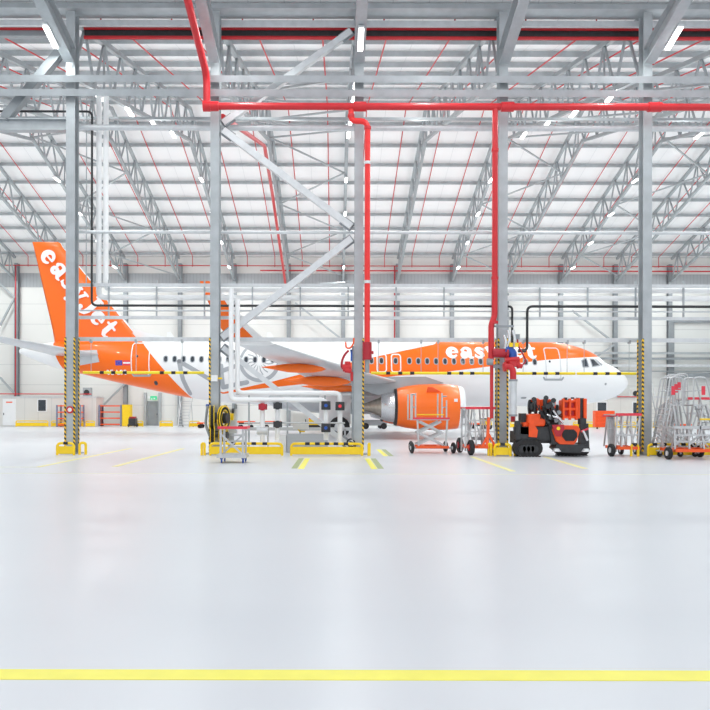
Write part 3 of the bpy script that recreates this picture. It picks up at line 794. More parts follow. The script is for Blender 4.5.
outline(133.5, 343.5, 149.5, 375.5, .06, LETW, 'rear_door_outline'); outline(543, 347.5, 560.5, 379, .06, SEAM, 'front_door_outline')
for pxa, pxb, py in ((132.5, 151, 376.2), (543.5, 563, 379.2)):
    A = S2(pxa, py); B = S2(pxb, py); m = MB()
    ribbon(m, [(A[0], A[1]+.12, .1), (A[0]+.08, A[1], .12), (B[0]-.08, A[1], .12), (B[0], A[1]+.12, .1)], .016, lambda u, v, o: on_skin(u, v, o), sub=5)
    emit('door_sill_plate', m, DGRY, fuse, recalc=False)
for (px_, py_, w, h) in ((137.3, 356.5, .12, .14), (549.5, 361, .12, .14), (156, 383.5, .22, .26), (523.5, 397.5, .34, .12), (605.5, 383.5, .14, .14)):
    X, z = S2(px_, py_); m = MB(); o1 = oval(X, z, w, h, .016); m.add([on_skin(X, z, .016)]+o1, [(0, 1+t, 1+(t+1)%18) for t in range(18)])
    emit('service_port', m, GLASS if py_ < 383.4 or px_ < 200 else DGRY, fuse, recalc=False)
m = MB(); Qr = [S2(70,351), S2(97,350.5), S2(99.5,362.5), S2(70,368)]
m.grid([[on_skin((Qr[0][0]*(1-i/5)+Qr[1][0]*i/5)*(1-j/5)+(Qr[3][0]*(1-i/5)+Qr[2][0]*i/5)*j/5, (Qr[0][1]*(1-i/5)+Qr[1][1]*i/5)*(1-j/5)+(Qr[3][1]*(1-i/5)+Qr[2][1]*i/5)*j/5, .03) for j in range(6)] for i in range(6)], True)
emit('stabilizer_root_plate', m, WING, fuse, recalc=False)
# cockpit glazing
for quad in (((581.5,360.0),(586.0,357.4),(588.6,366.4),(582.8,366.6)), ((589.8,358.4),(593.5,358.6),(599.6,364.8),(592.2,366.2)), ((595.4,358.8),(598.4,361.0),(602.0,364.0),(601.0,364.6))):
    Q = [S2(*q) for q in quad]; m = MB()
    def bil(i, j, g=0):
        s_, t = i/4, j/4
        x = (Q[0][0]*(1-s_)+Q[1][0]*s_)*(1-t)+(Q[3][0]*(1-s_)+Q[2][0]*s_)*t
        zz = (Q[0][1]*(1-s_)+Q[1][1]*s_)*(1-t)+(Q[3][1]*(1-s_)+Q[2][1]*s_)*t
        return on_skin(x, zz, .016)
    m.grid([[bil(i, j) for j in range(5)] for i in range(5)], True)
    emit('cockpit_window', m, GLASS, fuse, recalc=False)
    m = MB(); loop = [(q[0], q[1], .06) for q in Q]+[(Q[0][0], Q[0][1], .06)]
    ribbon(m, loop, .019, lambda u, v, o: on_skin(u, v, o), sub=5)
    emit('cockpit_window_frame', m, GRYP, fuse, recalc=False)
# grey engine drawing on the rear fuselage
def g(px_, py_, w): X, z = S2(px_, py_); return (X, z, w)
sk = lambda u, v, o: on_skin(u, v, o)
for pts in ([(179,361.5),(183,380),(190,393.5)], [(179,361.5),(197,372),(218,384.5)], [(221,366),(223,387.5)], [(222,371),(238,365.5)], [(223,387.5),(247,382.5)]):
    m = MB(); ribbon(m, [g(a, b, .26) for a, b in pts], .012, sk, sub=5); emit('grey_livery_stroke', m, GRYP, fuse, recalc=False)
cX, cZ = S2(259.5, 361.5)
m = MB(); ribbon(m, arc(cX, cZ, 1.12, 1.12, 185, 350, .22, .22, 20), .012, sk, sub=2); emit('grey_livery_stroke', m, GRYP, fuse, recalc=False)
m = MB(); ribbon(m, arc(cX, cZ, 1.12, 1.12, 120, 165, .16, .16, 8), .012, sk, sub=2); emit('grey_livery_stroke', m, GRYP, fuse, recalc=False)
m = MB()
for i in range(16):
    t = 2*math.pi*i/16; c, s_ = math.cos(t), math.sin(t); c2, s2 = math.cos(t+.22), math.sin(t+.22)
    m.add([on_skin(cX+r_*cc, cZ+r_*ss, .0125) for r_, cc, ss in ((.25, c, s_), (.56, math.cos(t+.05), math.sin(t+.05)), (.82, c2, s2), (.82, math.cos(t+.30), math.sin(t+.30)), (.56, math.cos(t+.17), math.sin(t+.17)), (.30, math.cos(t+.12), math.sin(t+.12)))], [(0,1,2,3,4,5)])
emit('grey_fan_drawing', m, GRYP, fuse, recalc=False)
# antennas
for px_ in (171, 271, 507):
    X = ppx(px_); zc, rz, ry = fus(X)
    emit('antenna_blade', MB().prism([(X-.28, PY-.03, zc+rz-.05), (X+.30, PY-.03, zc+rz-.05), (X-.05, PY-.03, zc+rz+.42), (X-.25, PY-.03, zc+rz+.42)], (0,1,0), .06), WHT, fuse)

# airfoil lofts
def foil(le, te, z, y, tk, n=9):
    up, lo = [], []
    for i in range(n+1):
        u = (1-math.cos(math.pi*i/n))/2
        th = tk*(0.2969*math.sqrt(u)-.126*u-.3516*u*u+.2843*u**3-.1036*u**4)/.1*.5*2
        X = le+(te-le)*u; up.append(V(X, y, z+th)); lo.append(V(X, y, z-th*.8))
    return up+lo[-2:0:-1]
def wing(side):
    secs = [(1.2, 6.3, -1.3, 2.75, .75), (1.95, 5.6, -1.3, 2.78, .65), (3.6, 4.7, -1.32, 2.95, .52), (6.4, 3.0, -1.25, 3.12, .36), (10, 1.15, -2.0, 3.42, .26), (14, -.95, -3.1, 3.82, .19), (16.6, -2.35, -3.85, 4.12, .14)]
    rows = [foil(le, te, z, PY+side*y, tk*.5) for y, le, te, z, tk in secs]
    m = MB().grid(rows, True, True)
    w = emit('wing', m, WING, plane)
    # sharklet: white/grey leading part and orange
    sh = [(16.6, -2.35, -3.85, 4.12, .14), (17.05, -2.75, -4.1, 4.32, .13), (17.25, -3.3, -4.45, 4.8, .11), (17.45, -4.0, -4.85, 5.75, .08), (17.55, -4.6, -5.1, 6.4, .05)]
    m = MB(); rows = []
    for i, (y, le, te, z, tk) in enumerate(sh):
        n = 9; th_ax = [math.radians(a) for a in (0, 35, 70, 80, 80)][i]
        up, lo = [], []
        for k in range(n+1):
            u = (1-math.cos(math.pi*k/n))/2
            h = tk*.5*(0.2969*math.sqrt(u)-.126*u-.3516*u*u+.2843*u**3-.1036*u**4)/.1
            X = le+(te-le)*u
            up.append(V(X, PY+side*(y-h*math.sin(th_ax)), z+h*math.cos(th_ax))); lo.append(V(X, PY+side*(y+h*.8*math.sin(th_ax)), z-h*.8*math.cos(th_ax)))
        rows.append(up+lo[-2:0:-1])
    m.grid(rows, True, True); nv = len(rows[0]); m.add(rows[-1], [list(range(nv))])
    # orange rear three quarters, white leading edge
    for fi in range(len(m.f)):
        j = fi % nv
        m.m[fi] = 1 if (j <= 2 or j >= nv-3) or fi < nv else 0
    emit('winglet', m, [ORG, WHT], w)
    # flap track fairings
    for yf, x0, x1, zz, r_ in ((4.6, 1.7, -1.9, 2.82, .26), (8.6, .8, -2.6, 3.0, .26), (12.6, -.4, -3.3, 3.42, .21)):
        prof = [(0,.02),(.25,.45),(.8,.85),(1.6,1.0),(2.4,.92),(3.2,.5),(3.9,.12),(4.1,.0)]
        L_ = x0-x1
        mm = MB(); rws = []
        for t, rr in prof:
            X = x0-t/4.1*L_; k = rr*r_
            rws.append([V(X, PY+side*yf+k*.75*math.cos(a*math.pi/8), zz-.05+t*.02+k*math.sin(a*math.pi/8)) for a in range(16)])
        mm.grid(rws, True, True); emit('flap_track_fairing', mm, ORG, w)
    return w
wn = wing(-1); wing(1)
# belly fairing
rows = []
for i in range(25):
    t = i/24; X = 6.9-t*11.0; k = math.sin(math.pi*t)**.45
    rows.append([V(X, PY+(1.2+1.0*k)*math.cos(a*math.pi/12), 2.55-.15+(.5+.62*k)*math.sin(a*math.pi/12)) for a in range(24)])
m = MB().grid(rows, True, True); m.add(rows[0], [list(range(24))]); m.add(rows[-1], [list(range(24))])
emit('belly_fairing', m, WING, plane)
# horizontal stabilisers
for side in (-1, 1):
    secs = [(.3, -13.6, -17.0, 4.75, .34), (1.4, -14.3, -17.2, 4.86, .30), (6.2, -17.5, -18.9, 5.36, .14), (6.28, -17.7, -18.8, 5.37, .05)]
    rows = [foil(le, te, z, PY+side*y, tk*.5) for y, le, te, z, tk in secs]
    m = MB().grid(rows, True, True); m.add(rows[-1], [list(range(len(rows[-1])))])
    emit('horizontal_stabilizer', m, WING, plane)
# fin
fs_ = [(5.55, ppx(149), ppx(54.5), .42), (5.9, ppx(141), ppx(54), .40), (6.4, ppx(134.5), ppx(52.4), .38), (11.5, ppx(63.5), ppx(33.5), .2), (11.78, ppx(61), ppx(32.2), .16), (11.86, ppx(58), ppx(32), .04)]
fs_[2] = (6.4, ppx(134), ppx(52.6), .38)
rows = []
for z, le, te, tk in fs_:
    n = 10; a_, b_ = [], []
    for k in range(n+1):
        u = (1-math.cos(math.pi*k/n))/2
        h = tk*.5*(0.2969*math.sqrt(u)-.126*u-.3516*u*u+.2843*u**3-.1036*u**4)/.1
        X = le+(te-le)*u; a_.append(V(X, PY-h, z)); b_.append(V(X, PY+h, z))
    rows.append(a_+b_[-2:0:-1])
m = MB().grid(rows, True, True); nv = len(rows[0]); m.add(rows[-1], [list(range(nv))])
for fi in range(len(m.f)-1):
    j = fi % nv; m.m[fi] = 1 if (j == 0 or j == nv-1) else 0
fin = emit('tail_fin', m, [ORG, WHT], plane)
# dorsal fillet
m = MB()
pr = [(ppx(188), 5.86), (ppx(170), 5.98), (ppx(155), 6.15), (ppx(146), 6.28), (ppx(139), 6.45), (ppx(133), 6.45), (ppx(133), 5.6), (ppx(188), 5.6)]
m.prism([V(x, PY-.10, z) for x, z in pr], (0,1,0), .20); emit('dorsal_fillet', m, WHT, plane)
# fin word
def finmap(px0, py0, px1, py1, h):
    A = V(ppx(px0, 44.8), 0, ppz(py0, 44.8)); B = V(ppx(px1, 44.8), 0, ppz(py1, 44.8))
    d = (B-A)/tot; n = V(-d.z, 0, d.x).normalized()*h
    def f(u, v, o):
        p = A+d*u+n*v
        return V(p.x, PY-.24-o, p.z)
    return f
lettering('easyJet', finmap(37.5, 257, 105.5, 340.5, .95), LETW, 'white_letter', fin)
# engines
def engine(side):
    RS = .94
    cy = PY+side*5.75; cz = 1.72; x0 = 6.85
    e = None
    prof = [(0,.96),(-.02,1.01),(.02,1.07),(.25,1.16),(.8,1.225),(1.5,1.245),(2.4,1.215),(3.1,1.12),(3.55,1.0)]
    cen = V(x0, cy, cz)
    m = MB().lathe(cen, (-1,0,0), [(.28,1.163)]+prof[4:], 48)
    e = emit('engine_nacelle', m, ORG, plane)
    m = MB().lathe(cen, (-1,0,0), [(.9,.87),(.4,.89),(.1,.93),(0,.97),(-.02,1.02),(.02,1.07),(.12,1.12),(.30,1.168)], 48)
    emit('intake_lip', m, WHT, e)
    m = MB()
    emit('fan_disc', MB().lathe(cen, (-1,0,0), [(.55,0),(.9,.25),(.95,.87)], 32), DARK, e)
    m = MB().lathe(cen, (-1,0,0), [(3.50,1.005),(3.68,.985),(3.70,.9),(3.6,.84)], 48)
    emit('fan_duct_edge', m, DARK, e)
    m = MB().lathe(cen, (-1,0,0), [(3.2,.84),(3.7,.84),(4.05,.78),(4.38,.66),(4.40,.58)], 40)
    emit('core_cowl', m, SILV, e)
    m = MB().lathe(cen, (-1,0,0), [(4.2,.52),(4.5,.48),(4.95,.30),(5.4,.15),(5.65,.03)], 32)
    emit('exhaust_cone', m, TITAN, e)
    # pylon
    m = MB().prism([(x0-1.0, cy-.18, cz+1.28), (x0-2.0, cy-.18, cz+1.62), (x0-4.4, cy-.18, cz+1.60), (x0-6.3, cy-.18, cz+1.35), (x0-5.6, cy-.18, cz+.95), (x0-4.5, cy-.18, cz+.62), (x0-3.4, cy-.18, cz+.9)], (0,1,0), .36)
    emit('pylon', m, DGRY, e)
    m = MB()
    zt = cz+.85; yy_ = cy-1.05
    m.add([(x0-1.25, cy-.92, cz+.80), (x0-2.05, cy-.90, cz+.80), (x0-2.02, cy-1.15, cz+1.05), (x0-1.75, cy-1.15, cz+1.04), (x0-1.25, cy-.98, cz+.76), (x0-2.05, cy-.96, cz+.76)], [(0,1,2,3),(4,3,2,5),(0,3,4),(1,5,2)])
    emit('nacelle_strake', m, ORGT, e)
    emit('nacelle_vent', MB().cbox((x0-.55, cy-1.20, cz+.35), (.18,.05,.16)), WHT, e)
    return e
engine(-1); engine(1)
# landing gear
def gear(x, y, R, w, zt, twin=.9):
    s = emit('landing_gear_leg', MB().cyl((x, y, R), (x, y, zt), .11, n=12).cyl((x, y-twin/2, R), (x, y+twin/2, R), .08, n=10).beam((x, y, R+.5), (x+1.1, y, zt), .09, .09), WHT, plane)
    for k in (-1, 1):
        emit('tyre', MB().wheel((x, y+k*twin/2, R), (0,1,0), R, w), BLK, s)
        emit('wheel_hub', MB().cyl((x, y+k*twin/2-w/2-.01, R), (x, y+k*twin/2+w/2+.01, R), R*.48, n=20), GALVL, s)
gear(.25, PY-3.8, .585, .42, 2.7); gear(.25, PY+3.8, .585, .42, 2.7); gear(12.9, PY, .38, .22, 2.3, .5)
emit('gear_door', MB().box(-.9, .9, PY-3.2, PY-3.14, .75, 2.55), WHT, plane)

# ------------------------------------------------------------------ back wall furniture
FD = DW-1.0
def wallbox(px0, px1, py0, D): a, b = P(px0,py0,D), P(px1,0,D); return a.x, b.x, a.z
cab_seam = panel_mat('cream_cabin_cladding', (0.74, 0.73, 0.70), 1.2, 0, (0.60, 0.60, 0.58))
def office(x0, x1, y0, z1, lab, doors=(), windows=()):
    t = thing('site_office', lab, 'portable office', ((x0+x1)/2, y0+1, 0))
    emit('cabin_shell', MB().box(x0, x1, y0, y0+2.2, 0.02, z1), cab_seam, t)
    emit('roof_edge', MB().box(x0-.05, x1+.05, y0-.05, y0+2.2, z1, z1+.12), GALVL, t)
    for (a, b, z0, zz1) in windows:
        emit('window_frame', MB().box(a-.1, b+.1, y0-.05, y0, z0-.1, zz1+.1), WHT, t)
        emit('window_pane', MB().box(a, b, y0-.07, y0-.05, z0, zz1), GLASS, t)
    for (a, b, zz1) in doors:
        d = emit('door', MB().box(a, b, y0-.06, y0, .08, zz1), WHT, t)
        emit('door_sign', MB().box(a+.3, b-.3, y0-.08, y0-.06, zz1-.35, zz1-.25), ORGT, d)
        emit('door_handle', MB().box(a+.08, a+.12, y0-.12, y0-.06, 1.0, 1.2), DARK, d)
    return t
OD = 65.0
def ox(px): return P(px,0,OD).x
def oz(py): return EYE+(VY-py)*OD/F
office(ox(-20), ox(96), OD, oz(398.3), 'long cream portable office behind the leftmost column', doors=((ox(3), ox(16), oz(399.5)),), windows=((ox(38.5), ox(46), oz(411.5), oz(400.5)),))
office(ox(569), ox(672), OD, oz(397), 'long cream portable office behind the aircraft nose', windows=((ox(597.5), ox(606), oz(413), oz(402)), (ox(633), ox(642), oz(413), oz(402))))
rl = emit('roof_cable', MB().tube([(ox(-10), OD-.1, oz(394.6)), (ox(92), OD-.1, oz(394.6))], .05, 6), RED, label='thin red pipe just above the left office', cat='pipe')
emit('roof_cable', MB().tube([(ox(617), OD-.1, oz(396.2)), (ox(640), OD-.1, oz(396.2))], .05, 6), RED, label='thin red pipe on top of the right office', cat='pipe')
for px_, lb in ((87, 'grey cooling unit on the left office roof end'), (635, 'grey cooling unit on the right office roof')):
    a = P(px_,0,OD+.6)
    t = thing('cooling_unit', lb, 'air conditioner', (a.x, OD+.8, oz(398)+.1))
    emit('casing', MB().box(a.x-.35, a.x+.35, OD+.5, OD+1.0, oz(398)+.12, oz(388)), CREAM if px_ > 300 else GALV, t)
    emit('fan_grille', MB().cyl((a.x, OD+.45, oz(392.7)), (a.x, OD+.5, oz(392.7)), .24, n=16), DARK, t)
# shelves
def shelf(px0, px1, py0, D, lab, n=4):
    x0, x1, z1 = wallbox(px0, px1, py0, D)
    t = thing('pallet_rack', lab, 'shelf', ((x0+x1)/2, D+.5, 0))
    for x in (x0, x1):
        for y in (D, D+.9): emit('upright', MB().box(x-.07, x+.07, y-.05, y+.05, 0, z1), mat('slate_blue_steel', (.22,.25,.36), .5), t)
    for i in range(n):
        zz = .12+(z1-.25)*i/(n-1)
        emit('shelf_beam', MB().box(x0, x1, D-.03, D+.93, zz, zz+.1), ORGT, t)
    return t
shelf(99.5, 121, 405.5, FD-2, 'orange and blue shelf rack left of the yellow locker')
shelf(57, 80, 405.5, OD-1.6, 'orange and blue shelf rack behind the leftmost column')
x0, x1, z1 = wallbox(122, 130, 405, FD-2)
t = thing('locker', 'tall yellow locker beside the orange shelf rack', 'locker', ((x0+x1)/2, FD-1.5, 0))
emit('body', MB().box(x0, x1, FD-2, FD-1.2, 0, z1), YEL, t); emit('door', MB().box(x0+.05, x1-.05, FD-2.03, FD-2, .06, z1-.06), YEL, t)
# rear exit door
x0, x1, z1 = wallbox(147.5, 158.5, 401.5, DW)
struct('door_1', MB().box(x0, x1, DW-.05, DW, 0, z1), GALVD)
emit('door_handle', MB().box(x1-.14, x1-.1, DW-.1, DW-.05, 1.0, 1.15), BLK, bpy.data.objects['door_1'])
struct('trim_3', MB().box(x0-.28, x0-.05, DW-.3, DW, 0, z1+.8).box(x1+.05, x1+.28, DW-.3, DW, 0, z1+.8), GALV)
c = P(153.5, 398.3, DW-.4)
t = thing('exit_sign', 'green exit sign above the grey rear door', 'sign', (c.x, c.y, c.z-.2))
emit('sign_panel', MB().cbox(c, (.6,.06,.34)), GREEN, t)
m = MB()
for bx in ((.10,-.05,.14,.12), (.0,-.02,.12,.05), (-.16,-.10,.06,.2)): m.cbox(c+V(bx[0],-.04,bx[1]), (bx[2],.02,bx[3]))
emit('white_pictogram', m, WHT, t); emit('lamp_wing', MB().cbox(c+V(-.42,0,.06), (.24,.06,.22)), WHT, t)
# low yellow guards at the wall
first = None
for i, (pa, pb, lb) in enumerate(((15.5,48.5,'low yellow guard rail along the left office'), (51,66,'low yellow guard rail in front of the left shelf rack'), (69,83.5,'low yellow guard rail right of the leftmost column'), (85.5,95,'short yellow guard rail at the office corner'),
      (134,143.5,'short yellow guard rail left of the rear exit door'), (159.5,173,'yellow guard rail right of the rear exit door'), (189,200,'yellow guard rail beyond the rear step ladder'), (510,523,'yellow guard rail at the back between column and crane'), (573,600,'yellow guard rail behind the tracked crane'), (615,636,'yellow guard rail at the back below the nose'), (653,663,'short yellow guard rail behind the step ladders'))):
    guard(pa, pb, OD-1.3, lb, h=.55, plate=.3, group='low yellow guards along the back')
# rear wall diagonals
def wbrace(a, b, lab):
    pa, pb = P(a[0],a[1],DW-.6), P(b[0],b[1],DW-.6)
    emit('wall_brace', MB().beam(pa, pb, .16, .16), GALV, label=lab, cat='brace', group='diagonal braces on the back wall')
wbrace((0,285), (15,298), 'upper grey wall brace at the left edge falling right'); wbrace((0,326), (14,299), 'second grey wall brace at the left edge rising right')
wbrace((0,378), (15,395), 'low grey wall brace at the left edge falling right'); wbrace((0,428), (14,404), 'lowest grey wall brace at the left edge rising right')
wbrace((295,303), (340,338), 'grey wall brace behind the wing falling right'); wbrace((572,310), (614,342), 'grey wall brace above the nose falling right')
wbrace((614,344), (585,364), 'grey wall brace above the nose falling left'); wbrace((101,408), (127,382), 'grey wall brace above the orange shelf rack')
wbrace((345,282), (320,284), 'short grey strut high on the wall near the centre')
# long rails on wall right
for py, r_, mt, lb, xa_, xb_ in ((352.5,.10,GALV,'upper grey rail on the right back wall',592,740), (358,.10,GALVD,'lower grey rail on the right back wall',592,740), (365,.12,GALVL,'white rail on the right back wall above the catwalk',580,740), (370.5,.05,GALVD,'thin dark rail below the white wall rail',600,740), (374.5,.22,GALVD,'dark low band on the right back wall',664,740)):
    bar('wall_rail', py, DW-.7, .12, r_*2, mt, lb, x0=P(xa_,0,DW).x, x1=P(xb_,0,DW).x, cat='rail')
x0, x1, z1 = wallbox(674, 760, 322, DW-.3)
struct('door_2', MB().box(x0, x1, DW-.12, DW, 0, z1), panel_mat('pale_gate_panel', (.74,.75,.73), 0, 1.3, (.55,.56,.56)))
struct('trim_4', MB().box(x0-.3, x0, DW-.35, DW, 0, z1+.3).box(x0, x1, DW-.35, DW, z1, z1+.3), GALVD)

# rear step ladder, px 177-190
def steps(x0, x1, D, H, n, lab, lean=1.0, mt=ALU, rails=True, base=None, grp=None):
    t = thing('step_ladder', lab, 'ladder', ((x0+x1)/2, D, 0), grp)
    w = x1-x0
    for x in (x0, x1):
        emit('side_rail', MB().beam((x, D, .1), (x, D+lean, H), .05, .14), mt, t)
        emit('rear_leg', MB().beam((x, D+lean*1.7, .05), (x, D+lean, H), .05, .05), mt, t)
        if rails: emit('handrail', MB().tube([(x, D-.05, .9), (x, D+lean-.1, H+.95), (x, D+lean+.5, H+.95), (x, D+lean+.5, H)], .025, 6, bend=.1), mt, t)
    for i in range(n):
        f = (i+1)/(n+.5); emit('tread', MB().box(x0, x1, D+lean*f-.1, D+lean*f+.12, H*f-.02, H*f+.02), mt, t)
    emit('platform', MB().box(x0, x1, D+lean-.05, D+lean+.55, H, H+.05), mt, t)
    for x in (x0, x1): emit('castor', MB().wheel((x, D+lean*1.7, .1), (1,0,0), .1, .05, 14), BLK, t)
    return t
steps(P(178,0,62).x, P(188.5,0,62).x, 62, 2.2, 8, 'silver step ladder below the rear fuselage', 1.2)
steps(P(650,0,60).x, P(659,0,60).x, 60, 3.0, 9, 'distant silver step ladder right of the rightmost column', 1.4)
t = thing('floor_scrubber', 'small dark machine on the floor beside the yellow locker', 'machine', P(133,426,62))
c = V(P(132.5,0,63).x, 63, 0)
emit('body', MB().box(c.x-.3, c.x+.3, 62.8, 63.5, .25, .75).box(c.x-.35, c.x+.35, 62.7, 63.6, .1, .25), DARK, t); emit('top_cover', MB().box(c.x-.25, c.x+.25, 62.85, 63.4, .75, .9), REDD, t)
for k in (-1, 1): emit('wheel', MB().wheel((c.x+k*.36, 63.1, .12), (1,0,0), .12, .06, 14), BLK, t)

# long orange/red low trolleys at the back (px 244-330, 340-370)
def flat_trolley(px0, px1, D, h, lab, mt=ORGT):
    a, b = P(px0,0,D), P(px1,0,D)
    t = thing('flat_trolley', lab, 'trolley', ((a.x+b.x)/2, D, 0))
    emit('deck', MB().box(a.x, b.x, D, D+1.0, h, h+.12), mt, t)
    for x in (a.x+.3, b.x-.3):
        for y in (D+.05, D+.95): emit('wheel', MB().wheel((x, y, .16), (0,1,0), .16, .08, 14), BLK, t)
    emit('axle_frame', MB().box(a.x+.2, b.x-.2, D+.1, D+.9, h-.12, h), DARK, t)
    return t
flat_trolley(197, 203, 60, .35, 'orange low trolley edge left of the hose reels')
flat_trolley(236, 254, 58, .5, 'orange low trolley behind the red-topped cart')
flat_trolley(262, 280, 58, .5, 'orange low trolley behind the white pipe valves')
flat_trolley(362, 384, 60, .55, 'orange low trolley behind the engine exhaust')
flat_trolley(668, 692, 60, .3, 'orange low trolley on the floor behind the step ladders')
flat_trolley(470, 489, 60, .35, 'orange low trolley behind the towed platform')
# small yellow toolbox items
for i, (px_, D, lb) in enumerate(((308, 57, 'yellow tool crate behind the white control box'), (318, 57, 'second yellow tool crate beside the control box'), (487, 58, 'yellow tool crate behind the towed platform'))):
    c = V(P(px_,0,D).x, D, 0)
    t = thing('tool_crate', lb, 'crate', c)
    emit('body', MB().box(c.x-.4, c.x+.4, D, D+.6, .35, .8), YEL, t); emit('lid', MB().box(c.x-.42, c.x+.42, D-.02, D+.62, .8, .88), ORGT if i < 2 else DARK, t)
    emit('cart_base', MB().box(c.x-.42, c.x+.42, D, D+.6, .12, .35), DARK, t)
    for k in (-1, 1): emit('wheel', MB().wheel((c.x+k*.3, D+.1, .1), (0,1,0), .1, .06, 12), BLK, t)
# orange cones/bins near nose
c = V(P(605,0,60).x, 60, 0)
t = thing('tool_cabinet', 'orange tool cabinet behind the red-topped stands', 'cabinet', c)
emit('body', MB().box(c.x-.8, c.x+.8, 60, 60.6, .15, 1.5), ORGT, t)
for k in range(4): emit('drawer', MB().box(c.x-.76, c.x+.76, 59.97, 60, .22+k*.32, .48+k*.32), ORGM, t)
for k in (-1, 1): emit('wheel', MB().wheel((c.x+k*.6, 60.1, .08), (0,1,0), .08, .05, 12), BLK, t)
t = thing('white_trailer', 'white equipment box behind the main wheel', 'equipment box', (P(380,0,58).x, 58, 0))
emit('body', MB().box(P(362,0,58).x, P(388,0,58).x, 58, 59, .75, 2.1), WHT, t)
emit('frame', MB().box(P(363,0,58).x, P(387,0,58).x, 58.1, 58.9, .3, .75), GALVD, t)
for k in (366, 384): emit('wheel', MB().wheel((P(k,0,58).x, 58.1, .25), (0,1,0), .25, .12, 14), BLK, t)

# ------------------------------------------------------------------ mid-ground equipment
HF = EYE*F
def gD(py): return HF/(py-VY)
# scissor maintenance platform px 410-456
D = gD(453.2)
def X(px, D): return (px-VX)*D/F
def Z(py, D): return EYE+(VY-py)*D/F
t = thing('lift_platform', 'silver scissor platform with red deck edge below the engine', 'work platform', (X(432,D), D, 0))
xl, xr_ = X(414,D), X(448,D)
dz = Z(420,D)
emit('base_frame', MB().box(X(416,D), X(449,D), D-.03, D+.03, .18, .27).box(X(418,D), X(447,D), D+1.05, D+1.11, .18, .27).box(X(424,D), X(427,D), D, D+1.1, .18, .25).box(X(440,D), X(443,D), D, D+1.1, .18, .25), ORGT, t)
for px_, y in ((412, D), (453.5, D), (414, D+1.05), (450, D+1.05)):
    w = emit('wheel', MB().wheel((X(px_,D), y, .2), (1,.15,0), .2, .10, 20), BLK, t)
    emit('wheel_hub', MB().cyl((X(px_,D)-.06, y, .2), (X(px_,D)+.06, y, .2), .07, n=12), GALVL, w)
emit('axle', MB().tube([(X(412,D), D, .2), (X(453.5,D), D, .2)], .03), GALVD, t)
for k, yy in enumerate((D+.1, D+.95)):
    for s in (0, 1):
        for (z0, zz1) in ((.3, .3+(dz-.35)/2), (.3+(dz-.35)/2, dz-.05)):
            x0, x1 = (xl+.15, xr_-.15) if s else (xr_-.15, xl+.15)
            emit('scissor_arm', MB().beam((x0, yy+.05*s, z0), (x1*.92+x0*.08, yy+.05*s, zz1), .04, .08), ALU, t)
for px_ in (419, 446): emit('leg', MB().beam((X(px_,D), D+.05, .25), (X(px_-1.5 if px_ < 430 else px_+1.5,D), D+.05, dz), .06, .06), ALU, t)
emit('deck', MB().box(xl-.05, xr_+.05, D-.05, D+1.15, dz, dz+.05), ALU, t)
emit('red_deck_edge', MB().box(xl-.05, xr_+.05, D-.09, D-.05, dz+.03, dz+.10), REDRAIL, t)
for px_, tp in ((411,393.5),(415.5,393),(442,393),(446.5,400)):
    for y in (D, D+1.1): emit('guard_post', MB().beam((X(px_,D), y, dz), (X(px_,D), y, Z(tp,D)), .05, .05), ALU, t)
for a, b, tp in ((411,415.5,394),(442,446.5,396)):
    emit('handrail', MB().tube([(X(a,D), D, Z(tp,D)), (X(b,D), D, Z(tp,D)), (X(b,D), D+1.1, Z(tp,D))], .025, 6).tube([(X(a,D), D, Z(407,D)), (X(b,D), D, Z(407,D)), (X(b,D), D+1.1, Z(407,D))], .02, 6), ALU, t)
emit('yellow_rail', MB().tube([(X(417,D), D-.02, Z(414.5,D)), (X(444,D), D-.02, Z(414.5,D))], .022, 6), YEL, t)

# towed platform px 458-495
D = gD(455)
def towed(px0, px1, D, topz, lab, wheels, seed, railc=REDRAIL, drawbar=None, folded=True):
    rnd = random.Random(seed)
    x0, x1 = X(px0,D), X(px1,D)
    t = thing('access_stand', lab, 'work platform', ((x0+x1)/2, D, 0))
    emit('base_frame', MB().box(x0, x1, D-.04, D+.04, .24, .34).box(x0, x1, D+1.0, D+1.08, .24, .34).box(x0, x0+.1, D, D+1.04, .24, .33).box(x1-.1, x1, D, D+1.04, .24, .33).box((x0+x1)/2-.05, (x0+x1)/2+.05, D, D+1.04, .24, .33), ORGT, t)
    for px_, R, dy in wheels:
        w = emit('wheel', MB().wheel((X(px_,D+dy), D+dy, R), (1,.12,0), R, R*.55, 20), BLK, t)
        emit('wheel_hub', MB().cyl((X(px_,D+dy)-R*.32, D+dy, R), (X(px_,D+dy)+R*.32, D+dy, R), R*.42, n=12), REDD if R > .22 else GALVL, w)
    n = max(3, int((x1-x0)/.42))
    for i in range(n+1):
        x = x0+(x1-x0)*i/n
        emit('leg', MB().beam((x+rnd.uniform(-.1,.1), D+.05, .3), (x+rnd.uniform(-.06,.06), D+.12, topz), .05, .05), ALU, t)
        emit('leg', MB().beam((x+rnd.uniform(-.1,.1), D+1.0, .3), (x+rnd.uniform(-.06,.06), D+.95, topz), .05, .05), ALU, t)
    for i in range(n):
        xa_, xb_ = x0+(x1-x0)*i/n, x0+(x1-x0)*(i+1)/n
        emit('diagonal_strut', MB().beam((xa_, D+.08, .4), (xb_, D+.1, topz-.15), .035, .035), ALU, t)
        emit('diagonal_strut', MB().beam((xb_, D+.5, .4), (xa_, D+.5, topz-.15), .035, .035), ALU, t)
    for f in (.4, .7): emit('cross_rail', MB().beam((x0, D+.06, .3+(topz-.3)*f), (x1, D+.06, .3+(topz-.3)*f), .04, .05), ALU, t)
    emit('deck', MB().box(x0-.05, x1+.05, D, D+1.1, topz, topz+.05), ALU, t)
    emit('red_deck_edge', MB().box(x0-.05, x1+.05, D-.04, D, topz, topz+.09), railc, t)
    return t
